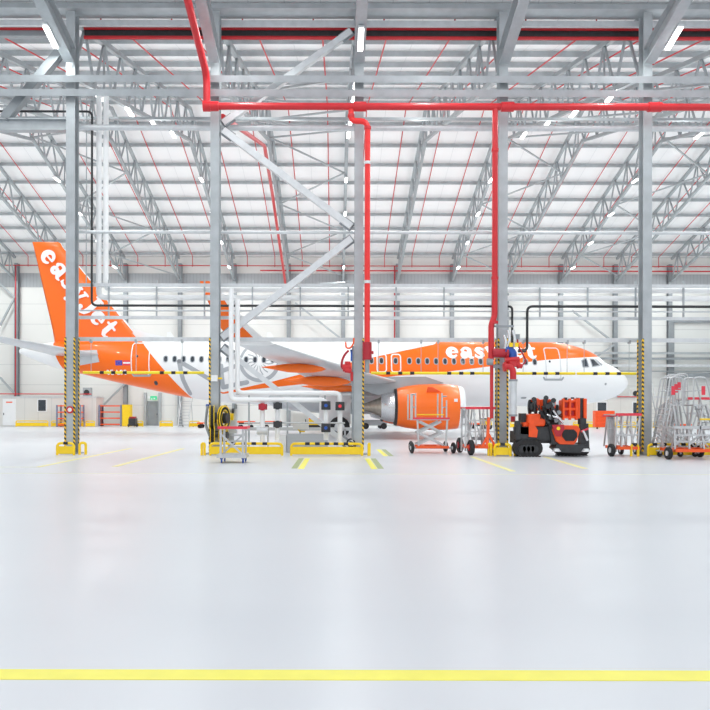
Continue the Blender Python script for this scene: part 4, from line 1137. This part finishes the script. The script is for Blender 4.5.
t = towed(467, 494, D, Z(409,D), 'silver access stand with dark red edge left of the fourth column', ((471,.27,0),(460,.28,1.6),(494,.2,1.0)), 3)
emit('tow_bar', MB().beam((X(485,D), D-.35, .25), (X(487.2,D), D-.25, Z(417,D)), .09, .09).beam((X(477,D), D-.3, .32), (X(494,D), D-.35, .32), .07, .08).beam((X(487,D), D-.3, .75), (X(480,D), D-.3, .3), .07, .07).beam((X(487,D), D-.3, .75), (X(493.5,D), D-.3, .3), .07, .07), ORGT, t)
emit('drip_tray', MB().box(X(476,D), X(495,D), D+.15, D+.75, .52, .62), GALVD, t)
t2 = thing('folding_stand', 'slim silver folding stand with red top left of the access stand', 'stand', (X(463,D+.8), D+.8, 0))
for px_ in (461.5, 465.5, 468): emit('leg', MB().beam((X(px_,D+.8), D+.8, .1), (X(px_+.8,D+.8), D+.85, Z(408.5,D+.8)), .06, .06), ALU, t2)
for py_ in (415, 424, 436): emit('rung', MB().beam((X(461.5,D+.8), D+.8, Z(py_,D+.8)), (X(469,D+.8), D+.8, Z(py_,D+.8)), .04, .05), ALU, t2)
emit('red_top', MB().box(X(461,D+.8), X(466,D+.8), D+.75, D+.95, Z(408.5,D+.8), Z(406.8,D+.8)), REDRAIL, t2)
emit('side_plate', MB().box(X(461.5,D+.8), X(467.5,D+.8), D+.86, D+.9, Z(418,D+.8), Z(410,D+.8)), GALVL, t2)

# stands left of the right column px 600-640
D = gD(456)
t = towed(617, 640, D, Z(415.2,D), 'silver access stand with red edge left of the rightmost column', ((611.5,.22,0),(621,.16,1.1),(636,.16,1.1)), 8)
t2 = thing('nested_ladder_stand', 'row of silver folded ladder frames before the orange cabinet', 'stand', (X(610,D+.9), D+.9, 0))
for i, px_ in enumerate((604, 607.5, 611, 614.5)):
    emit('ladder_frame', MB().beam((X(px_+1.5,D+.9), D+.5+.2*i, .1), (X(px_,D+.9), D+.6+.2*i, Z(416,D+.9)), .05, .09).beam((X(px_+3.4,D+.9), D+.5+.2*i, .1), (X(px_+1.9,D+.9), D+.6+.2*i, Z(416,D+.9)), .05, .09), ALU, t2)
    for k in range(4): emit('rung', MB().beam((X(px_+1.3-k*.3,D+.9), D+.52+.2*i, .35+k*.3), (X(px_+3.2-k*.3,D+.9), D+.52+.2*i, .35+k*.3), .03, .03), GALVL, t2)
emit('red_top', MB().box(X(601,D+.9), X(616,D+.9), D+.5, D+.8, Z(416,D+.9), Z(414.6,D+.9)), REDRAIL, t2)

# right cluster: ladders px 660-710
D = gD(459.5)
t = towed(675, 716, D+.3, Z(428,D+.3), 'low orange-based silver stand with small yellow bar at the right edge', ((668.5,.2,0),(700,.2,1.2)), 5, railc=ALU)
emit('yellow_bar', MB().box(X(699,D+.3), X(716,D+.3), D+.2, D+.26, Z(419.3,D+.3), Z(417.6,D+.3)), YEL, t)
for q_ in (700, 714): emit('bar_post', MB().box(X(q_,D+.3)-.02, X(q_,D+.3)+.02, D+.26, D+.3, Z(428,D+.3), Z(417,D+.3)), ALU, t)
def bigladder(xa, xb, D, H, n, lean, lab, dirx=1):
    """steps climbing sideways (along x)"""
    t = thing('access_ladder', lab, 'ladder', ((xa+xb)/2, D, 0), 'tall silver access ladders')
    for y in (D, D+.7):
        emit('side_rail', MB().beam((xa, y, .12), (xb, y, H), .04, .13), ALU, t)
        emit('rear_leg', MB().beam((xb+dirx*.36, y, .1), (xb+dirx*.1, y, H), .05, .06), ALU, t)
        emit('handrail', MB().tube([(xa+dirx*.1, y, 1.0), (xb, y, H+.95), (xb+dirx*.42, y, H+.95), (xb+dirx*.42, y, H)], .028, 6, bend=.12), ALU, t)
        emit('mid_rail', MB().tube([(xb, y, H+.5), (xb+dirx*.42, y, H+.5)], .02, 6), ALU, t)
        emit('diagonal_strut', MB().beam((xa+(xb-xa)*.4, y, .15+H*.4), (xb+dirx*.4, y, .3), .035, .04), ALU, t)
    for i in range(n):
        f = (i+1)/(n+.6); x = xa+(xb-xa)*f
        emit('tread', MB().box(x-.09, x+.09, D, D+.7, H*f-.015, H*f+.025), GALVL, t)
    emit('platform', MB().box(min(xb, xb+dirx*.42), max(xb, xb+dirx*.42), D, D+.7, H-.02, H+.03), ALU, t)
    emit('red_label', MB().box(xb+dirx*.1-.06, xb+dirx*.1+.06, D-.03, D-.01, H+.35, H+.65), REDRAIL, t)
    for x in (xa, xb+dirx*.36): emit('castor', MB().wheel((x, D+.02, .1), (0,1,0), .1, .05, 14), BLK, t)
    return t
bigladder(X(660,D+1.6), X(670,D+1.6), D+1.6, 1.75, 8, 1, 'tall silver ladder with red label nearest the rightmost column', 1)
bigladder(X(664,D+2.5), X(673,D+2.5), D+2.5, 1.85, 8, 1, 'tall silver ladder behind the one nearest the rightmost column', 1)
bigladder(X(668,D+3.4), X(676,D+3.4), D+3.4, 1.95, 8, 1, 'rearmost tall silver ladder right of the rightmost column', 1)
bigladder(X(720,D+1.6), X(706,D+1.6), D+1.6, 1.75, 7, 1, 'silver ladder climbing left at the right edge', -1)
t = towed(689, 726, D+1.9+.8, Z(399,D+2.7), 'high silver stand with red deck edge at the right edge', ((692,.2,0),(720,.2,0)), 11)
# red tipped arms
emit('hand_wheel', MB().torus(P(645,452,CY-.1), (0,1,0), .10, .02, 16, 6), DARK, label='small dark ring at the rightmost column foot', cat='ring') if False else None

# red-topped cart px 218-247
D = gD(463.5)
t = thing('service_cart', 'silver cart with pinkish red top rail on blue castors', 'cart', (X(231.5,D), D, 0))
xl, xr_ = X(218.5,D), X(245.5,D); zt = Z(427.5,D)
for x in (xl+.06, xr_-.08):
    for y in (D+.05, D+.75): emit('leg', MB().beam((x, y, .2), (x, y, zt-.05), .06, .06), ALU, t)
emit('base_deck', MB().box(xl-.06, xr_+.02, D, D+.8, .15, .26), ALU, t)
emit('top_deck', MB().box(xl, xr_, D, D+.8, zt-.04, zt), ALU, t)
emit('red_edge', MB().box(xl-.02, xr_+.02, D-.04, D, zt-.05, zt+.03).box(xr_, xr_+.04, D, D+.8, zt-.05, zt+.03), REDRAIL, t)
for z_ in (.45, .62, .8): emit('rung', MB().beam((xl+.25, D+.7, z_), (xr_-.1, D+.7, z_), .04, .05), ALU, t)
emit('diagonal_strut', MB().beam((xl+.06, D+.05, zt-.2), (xr_-.12, D+.05, .28), .04, .05), ALU, t)
emit('diagonal_strut', MB().beam((xr_-.12, D+.75, zt-.2), (xl+.06, D+.75, .28), .04, .05), ALU, t)
for x in (xl+.08, xr_-.08):
    for y in (D+.08, D+.72):
        w = emit('castor', MB().wheel((x, y, .08), (1,.2,0), .08, .045, 14).cbox((x, y, .14), (.08,.08,.05)), BLUE, t)

# hose reels on second column
cx_ = COLX[1]
def reel(c, R, lab, tilt=.16, w=.14, mt=YEL):
    t = thing('hose_reel', lab, 'hose reel', c, 'hose reels on the second column')
    ax = V(1, tilt, 0).normalized()
    for k in (-1, 1):
        emit('side_disc', MB().lathe(Vector(c)+ax*k*w/2-ax*.012, ax, [(0,R*.55),(0,R),(.024,R),(.024,R*.55),(0,R*.55)], 28), mt, t)
    emit('hose_coil', MB().torus(Vector(c)-ax*w*.25, ax, R*.78, R*.13, 28, 8).torus(Vector(c)+ax*w*.25, ax, R*.78, R*.13, 28, 8).torus(Vector(c), ax, R*.78, R*.15, 28, 8), BLK, t)
    emit('drum', MB().cyl(Vector(c)-ax*(w/2+.03), Vector(c)+ax*(w/2+.12), R*.40, n=18), DARK, t)
    emit('bracket', MB().beam(c, (cx_, CY-.2, c[2]), .07, .09), GALV, t)
    return t
D = CY-.35
reel(P(212,417.5,D-.1), .43, 'large black and yellow hose reel left of the column, upper')
reel(P(212.5,434.5,D-.1), .30, 'black and yellow hose reel left of the column, lower')
reel(P(223.8,418.5,D+.2), .46, 'bright yellow hose reel right of the column, upper', tilt=-.3, w=.08)
reel(P(223.5,435.5,D+.2), .32, 'yellow hose reel right of the column, lower', tilt=-.3, w=.08)
emit('hose', MB().tube([P(207.5,406,D-.1), P(206.5,414,D-.1), P(205.5,424,D-.1), P(208,432,D-.1), P(210,437,D-.1)], .045, 8, bend=.2), GALVD, label='grey hose loop hanging left of the reels', cat='hose')
emit('hose_coupling', MB().cyl(P(208,404.5,D), P(208,407,D), .08, n=10), BLUE, label='blue hose coupling above the reels', cat='coupling')
t = thing('junction_box', 'small white box on the second column above the reels', 'junction box', P(214.5,381,CY-.38))
c = P(214.5,378.5,CY-.34)
emit('box_body', MB().cbox(c, (.22,.14,.22)), WHT, t); emit('bracket', MB().cbox(c+V(0,.05,0), (.52,.04,.06)), YEL, t)
t = thing('warning_disc', 'round red and white sign on the leftmost column', 'sign', P(69.5,412,CY-.3))
c = P(69.8,410.3,CY-.30)
emit('red_ring', MB().torus(c, (0,1,0), .10, .03, 20, 8), RED, t); emit('white_centre', MB().cyl(c-V(0,.01,0), c+V(0,.01,0), .085, n=20), WHT, t)
# valves/pumps right of reel px 225-236
t = thing('pump_set', 'grey pump block with small valves beside the yellow reels', 'pump', P(232,446,CY+.8))
c = P(231,415,CY+.8)
emit('pump_body', MB().cbox((c.x, c.y, 1.15), (.42,.3,.9)), GALVL, t); emit('pump_stand', MB().cbox((c.x, c.y, .35), (.2,.2,.7)), GALV, t)
emit('yellow_valve', MB().cyl(P(230.5,417,CY+.55), P(233.5,417,CY+.55), .13, n=12), YEL, t); emit('black_valve', MB().cyl(P(232,411,CY+.55), P(234,411,CY+.55), .09, n=12), DARK, t)
for px_ in (225.5, 235.5): emit('clamp', MB().cyl(P(px_,405,CY+.6), P(px_,409,CY+.6), .06, n=8), GALVD, t)
# wheel-side hose rack px 326-352 : dark hose bundle? part of gear area; pressure gauge
t = thing('drain_hose', 'coiled dark hose at the foot of the centre column', 'hose', P(351,446,CY-.1))
emit('coil', MB().torus(V(P(351,0,CY-.35).x, CY-.42, .42), (.4,1,.3), .14, .025, 16, 6).torus(V(P(352,0,CY-.35).x, CY-.42, .34), (.2,1,.5), .12, .025, 16, 6), BLK, t)

# ------------------------------------------------------------------ valve sets
D = DR
t = thing('valve_set', 'large red and blue valve set on the fourth column', 'valve', P(508,392,D-.1))
def cy(a, b, r, m_, nm, n=14): emit(nm, MB().cyl(P(*a), P(*b), r, n=n), m_, t)
cy((492,352.5,D-.05), (506,353,D-.05), .155, REDD, 'inlet_pipe'); cy((505.5,353,D-.05), (507.5,353,D-.05), .22, REDD, 'flange')
emit('blue_elbow', MB().tube([P(505,349,D-.08), P(512.5,351,D-.08), P(512.5,360,D-.08)], .15, 12, bend=.25), BLUE, t)
emit('blue_head', MB().cyl(P(509,346,D-.08), P(509,350,D-.08), .15, n=12), BLUE, t)
emit('red_manifold', MB().tube([P(503,366.5,D-.3), P(510,366,D-.3), P(513,370,D-.3), P(513,380,D-.3)], .11, 12, bend=.15).cyl(P(503.5,366.5,D-.32), P(506,366.5,D-.32), .16, n=12).cyl(P(512,361,D-.2), P(512,366,D-.2), .17, n=12).cyl(P(508,362,D-.2), P(522,366,D-.2), .085, n=10).cyl(P(505,360,D-.2), P(519,359,D-.2), .10, n=10).cyl(P(517,359,D-.2), P(519,368,D-.2), .075, n=10), RED, t)
cy((513,379.5,D-.3), (513,414.5,D-.3), .125, GALVL, 'grey_pipe'); cy((513,379,D-.3), (513,381,D-.3), .15, GALVD, 'clamp'); cy((513,414,D-.3), (513,416,D-.3), .15, GALVD, 'clamp')
emit('bracket_plate', MB().box(X(494,D), X(513,D), D-.12, D+.0, Z(327,D), Z(325.2,D)), GALVD, t)
emit('hose', MB().tube([P(517,336,D-.1), P(518,346,D-.1), P(523,354,D-.1), P(526,361,D-.1), P(523,364,D-.1)], .03, 8, bend=.2), REDD, t)
for a, b in (((508,330),(507,347)), ((513,330),(514,347)), ((504,335),(505,348))):
    emit('silver_hose', MB().tube([P(a[0],a[1],D-.15), P(a[0]+2,(a[1]+b[1])/2,D-.22), P(b[0],b[1],D-.15)], .05, 8, bend=.2), SILV, t)
cy((517,334,D-.1), (517,339,D-.1), .09, GALVD, 'sensor'); 
for px_ in (511,516.5): emit('yellow_handle', MB().cbox(P(px_,344.5,D-.25), (.12,.05,.14)), YEL, t)
cy((487,361.5,D-.05), (492.5,361.5,D-.05), .12, GALVD, 'gauge')
for py_ in (356, 366): emit('clamp', MB().cbox(P(498,py_,D+.02), (.42,.1,.12)), GALVD, t)
emit('black_conduit', MB().tube([P(518,351,D-.05), P(526,351,D-.05)], .04, 8), BLKP, t)

t = thing('valve_set', 'small red valve set with hoses left of the centre column', 'valve', P(347,384,D))
emit('red_body', MB().cyl(P(342.5,368,D-.1), P(351,367,D-.1), .13, n=12).cyl(P(347.5,361.5,D-.1), P(347.5,371,D-.1), .10, n=12).cyl(P(345,370,D-.15), P(351.5,371,D-.15), .09, n=12), RED, t)
emit('blue_lever', MB().beam(P(351.3,350,D-.1), P(351.3,361,D-.1), .06, .06).beam(P(350,350.5,D-.1), P(352,350.5,D-.1), .06, .06), BLUE, t)
emit('dark_hose', MB().tube([P(348.5,350.5,D-.1), P(345,354,D-.1), P(342,360,D-.1), P(341.3,366,D-.1), P(343,369,D-.1)], .04, 8, bend=.2), REDD, t)
emit('orange_hose', MB().tube([P(345.5,342,D-.1), P(346,348,D-.1), P(350,348.3,D-.1), P(353.3,344,D-.1), P(353.8,338,D-.1)], .03, 8, bend=.2), ORGT, t)
emit('down_pipe', MB().cyl(P(351.6,372,D), P(351.6,381,D), .05, n=10), RED, t)
emit('grey_conduit', MB().cyl(P(352.8,346,D+.05), P(352.8,440,D+.05), .04, n=8), GALVD, t)
emit('fire_extinguisher', MB().lathe(V(X(513,26.8), 26.8, Z(421.5,26.8)), (0,0,1), [(0,0),(0,.09),(.35,.09),(.42,.04),(.48,.04),(.5,0)], 14), RED, label='small red extinguisher right of the fourth column', cat='fire extinguisher')

# ------------------------------------------------------------------ tracked crane
D = gD(456.5)
ck = thing('tracked_crane', 'orange and black compact crane on rubber tracks below the nose', 'crane', (X(552,D), D+.6, 0))
def PX(px_, py_, dd=0): return P(px_, py_, D+dd)
def C(m_, mt, nm, par=ck, **k): return emit(nm, m_, mt, par, **k)
def track(px0, px1, dd, h, w):
    x0, x1 = X(px0,D+dd), X(px1,D+dd); r_ = h/2
    prof = []
    for i in range(9): t_ = math.radians(90+22.5*i); prof.append((x0+r_+r_*math.cos(t_), r_+r_*math.sin(t_)))
    for i in range(9): t_ = math.radians(-90+22.5*i); prof.append((x1-r_+r_*math.cos(t_), r_+r_*math.sin(t_)))
    m = MB().prism([V(x, D+dd, z+.01) for x, z in prof], (0,1,0), w)
    tr = C(m, BLK, 'track')
    n = int((x1-x0)/.12)
    mm = MB()
    for i in range(n): xx = x0+.1+(x1-x0-.2)*i/(n-1); mm.box(xx-.025, xx+.025, D+dd-.01, D+dd+w+.01, 0, .03).box(xx-.025, xx+.025, D+dd-.01, D+dd+w+.01, h-.01, h+.025)
    C(mm, BLK, 'track_lugs', tr)
    for i in range(4): xx = x0+r_+(x1-x0-2*r_)*i/3; C(MB().cyl((xx, D+dd-.03, r_*.95), (xx, D+dd+.02, r_*.95), r_*.45, n=16), DARK, 'track_roller', tr)
    C(MB().box(x0+r_, x1-r_, D+dd-.02, D+dd, h*.35, h*.7), mat('worn_track_steel', (.10,.10,.11), .5, .2, .2, 8), 'track_frame', tr)
track(514, 543, 0, .56, .32); track(556, 590, .75, .42, .32)
C(MB().box(X(517,D), X(565,D), D+.25, D+1.0, .45, .85), DARK, 'chassis')
C(MB().box(X(518,D), X(553,D), D+.1, D+.3, .55, 1.0), DARK, 'outrigger_beam')
C(MB().prism([PX(529,424,.05), PX(534.5,424,.05), PX(538,430,.05), PX(537,437,.05), PX(529,436.5,.05)], (0,1,0), .12), ORGM, 'side_bracket')
C(MB().prism([PX(529,413.5,.05), PX(543,413,.05), PX(546.5,417,.05), PX(545.5,426,.05), PX(530.5,426,.05), PX(527.5,422,.05)], (0,1,0), .7), ORGM, 'engine_cover', bevel=.07)
C(MB().box(X(524,D), X(530,D), D+.15, D+.55, Z(427,D), Z(422,D)), ORGM, 'fuel_tank', bevel=.05)
C(MB().box(X(523.5,D), X(528.5,D), D+.3, D+.7, Z(422,D), Z(413,D)), DARK, 'control_box')
C(MB().box(X(516.5,D), X(521,D), D+.05, D+.3, .55, Z(420.5,D)), DARK, 'rear_outrigger'); 
C(MB().box(X(515,D), X(531,D), D+.1, D+.25, Z(434,D), Z(426.5,D)), DARK, 'rear_frame')
# winch drum left top
C(MB().lathe(PX(529,406.5,.35), V(1,-.5,0), [(0,0),(0,.25),(.05,.25),(.05,.17),(.2,.17),(.2,.25),(.25,.25),(.25,0)], 24), DARK, 'winch_drum')
C(MB().prism([PX(531,399,.3), PX(538,397.5,.3), PX(544,402,.3), PX(543,409,.3), PX(536,411,.3), PX(533,405,.3)], (0,1,0), .25), ORGM, 'boom_root', bevel=.05)
C(MB().prism([PX(541,399,.2), PX(550,398.5,.2), PX(556,401,.2), PX(556,408,.2), PX(550,410,.2), PX(542,407.5,.2)], (0,1,0), .25), ORGM, 'boom_link', bevel=.04)
C(MB().cyl(PX(545,398.5,.1), PX(545,412,.1), .07, n=10).cyl(PX(549,402,.1), PX(556,415,.1), .08, n=12).cyl(PX(540,411,.1), PX(549,423,.1), .07, n=12), DARK, 'hydraulic_cylinder')
C(MB().cyl(PX(553,410,.0), PX(563,423,.0), .035, n=10).cyl(PX(546,414,.0), PX(560,418,.0), .04, n=10), SILV, 'piston_rod')
for q in ((534,399,.2),(546,397.5,.15),(553.5,400,.1),(565,399.5,.2),(548,406,.05)): C(MB().cyl(PX(q[0],q[1],q[2]-.1), PX(q[0],q[1],q[2]+.3), .085, n=14), DARK, 'pivot_pin')
for i in range(6):
    a = PX(536+3*i, 404+i*.8, .05); b = PX(541+2.6*i, 418+i*.6, .02)
    C(MB().tube([a, (a+b)/2+V(.06*(-1)**i, -.12, -.08), b], .022, 6, bend=.1), BLK, 'hydraulic_hose')
# telescopic boom end block
SH = 2.0
def bq(px_): return X(px_+SH, D)
bx = MB().box(bq(561), bq(575.5), D+.12, D+.5, Z(418,D), Z(399.5,D))
bb = C(bx, ORGM, 'boom_section', bevel=.03)
for px_ in (561.5, 568, 574.5): C(MB().box(bq(px_-1), bq(px_+1), D-.04, D+.12, Z(419.5,D), Z(398,D)), ORGM, 'rib', bb, bevel=.015)
for py_ in (400.5, 408.5, 417): C(MB().box(bq(561), bq(575.5), D-.01, D+.12, Z(py_+.9,D), Z(py_-.9,D)), ORGM, 'rib', bb)
for a_, b_ in ((563,402.3),(569.5,402.3),(563,410.3),(569.5,410.3)): C(MB().box(bq(a_+.2), bq(a_+3.6), D+.10, D+.119, Z(b_+4.6,D), Z(b_+.2,D)), REDD, 'recess', bb)
for px_, py_ in ((564,397.6),(571,397.3),(576,397.8)): C(MB().cyl((bq(px_), D+.05, Z(py_+1,D)), (bq(px_), D+.05, Z(py_-.6,D)), .06, n=10), DARK, 'bolt_cap', bb)
C(MB().box(bq(577), bq(583), D+.1, D+.45, Z(419,D), Z(397.5,D)), DARK, 'inner_boom')
C(MB().box(bq(575.8), bq(578), D-.02, D+.5, Z(418,D), Z(397.5,D)), ORGM, 'boom_collar', bevel=.02); C(MB().box(bq(582), bq(585), D+.0, D+.5, Z(418.5,D), Z(398,D)), ORGM, 'boom_collar', bevel=.02)
C(MB().box(X(546,D), X(562,D), D+.35, D+.8, Z(428,D), Z(404,D)), DARK, 'mast_housing', bevel=.04)
C(MB().cyl(PX(549,431,.5), PX(549,425,.5), .35, n=20), DARK, 'slew_ring')
C(MB().box(X(520,D), X(549,D), D+.3, D+.8, Z(430,D), Z(424,D)), DARK, 'rear_housing')
for q in ((551,417),(556,420),(559,412),(553,404)): C(MB().cyl(PX(q[0],q[1],.05), PX(q[0],q[1],.35), .075, n=12), GALVD, 'pivot_pin')
C(MB().cyl(PX(582,417.5,.1), PX(582,424,.1), .14, n=12), DARK, 'hook_block')
# turntable front: hexagonal dark recess with orange frame
C(MB().prism([PX(553.5,424.5,-.05), PX(578,425,-.05), PX(580.5,429,-.05), PX(577,441,-.05), PX(574,444.5,-.05), PX(560,444,-.05), PX(556.5,441,-.05), PX(552.5,430,-.05)], (0,1,0), .12), ORGM, 'front_plate', bevel=.03)
C(MB().prism([PX(563,430.5,-.09), PX(566,429,-.09), PX(574,429,-.09), PX(577,432,-.09), PX(577.5,436,-.09), PX(574,440.5,-.09), PX(566,440.5,-.09), PX(562.5,436,-.09)], (0,1,0), .05), BLK, 'dark_opening')
C(MB().prism([PX(552,424.5,-.14), PX(564,424,-.14), PX(564.5,428,-.14), PX(561,436,-.14), PX(556,436,-.14)], (0,1,0), .05), REDD, 'red_hook_plate')
C(MB().cyl(PX(558.5,428,-.17), PX(558.5,428,-.13), .06, n=12), YEL, 'yellow_eye')
C(MB().prism([PX(549,424,.02), PX(556,424,.02), PX(560,444,.02), PX(552,444,.02)], (0,1,0), .3), DARK, 'front_leg')
C(MB().prism([PX(581.5,423,.05), PX(588.5,423,.05), PX(589.5,446,.05), PX(580,446,.05)], (0,1,0), .25), DARK, 'front_leg')
C(MB().prism([PX(557,444,-.05), PX(587,444,-.05), PX(589.5,449,-.05), PX(580,452.5,-.05), PX(560,452,-.05), PX(555,448,-.05)], (0,1,0), .7), DARK, 'front_frame')
C(MB().cyl(PX(583,430,.0), PX(587.5,440,.0), .05, n=10), SILV, 'outrigger_cylinder')
C(MB().beam(PX(581,431,-.02), PX(588.5,428,-.02), .03, .06), REDRAIL, 'red_white_marker')
for px_ in (556.5, 586): C(MB().cyl(PX(px_,451,-.06), PX(px_,448,-.06), .16, .08, n=14), GALVL, 'support_foot')

# ------------------------------------------------------------------ camera
cam = bpy.data.cameras.new('camera'); co = bpy.data.objects.new('camera', cam); COL.objects.link(co)
cam.sensor_width = 36; cam.sensor_fit = 'HORIZONTAL'; cam.lens = 36*F/710
cam.shift_x = (355-VX)/710; cam.shift_y = (VY-355)/710
cam.clip_end = 300
co.location = (0, 0, EYE); co.rotation_euler = (math.pi/2, math.radians(-0.12), 0)
S.camera = co

# ------------------------------------------------------------------ light
w = bpy.data.worlds.new('daylight'); S.world = w; w.use_nodes = True
w.node_tree.nodes['Background'].inputs['Color'].default_value = (.94, .965, 1.0, 1)
w.node_tree.nodes['Background'].inputs['Strength'].default_value = 1.1
LC = (.95, 1.0, .985)
def area(name, loc, sx, sy, power, rot=(0,0,0), col=(1,1,1)):
    l = bpy.data.lights.new(name, 'AREA'); l.shape = 'RECTANGLE'; l.size = sx; l.size_y = sy; l.energy = power; l.color = col
    o = bpy.data.objects.new(name, l); COL.objects.link(o); o.location = loc; o.rotation_euler = rot
for k in (-6, -4, -2, 0, 2, 4, 6):
    x = XP0-.05+5.1*k
    for y in LY:
        area('truss_lamp_light', (x, y, roof_z(y)-2.45-.27), .12, .9, 172, col=LC)
        for dx in (-2.55, 2.55): area('roof_fill_uplight', (x+dx, y, roof_z(y)-5.0), .5, 2.4, 28, rot=(math.pi,0,0), col=LC)  # upward fill added between trusses to even out the roof, no lamp body
for k in (-2, -1, 0, 1, 2):
    for y, pw in ((8.0, 25), (15.0, 40), (21.0, 95), (24.5, 95)):
        area('front_hall_fill', (XP0+PITCH*k*1.3+2.5, y, roof_z(y)-2.2), .3, 1.6, pw, col=LC)  # added fill without fixtures, brightens the front hall and column row
S.cycles.max_bounces = 16; S.cycles.diffuse_bounces = 10
S.view_settings.view_transform = 'Standard'; S.view_settings.look = 'None'
S.view_settings.gamma = 1.0; S.view_settings.exposure = 0.06; S.view_settings.use_curve_mapping = False
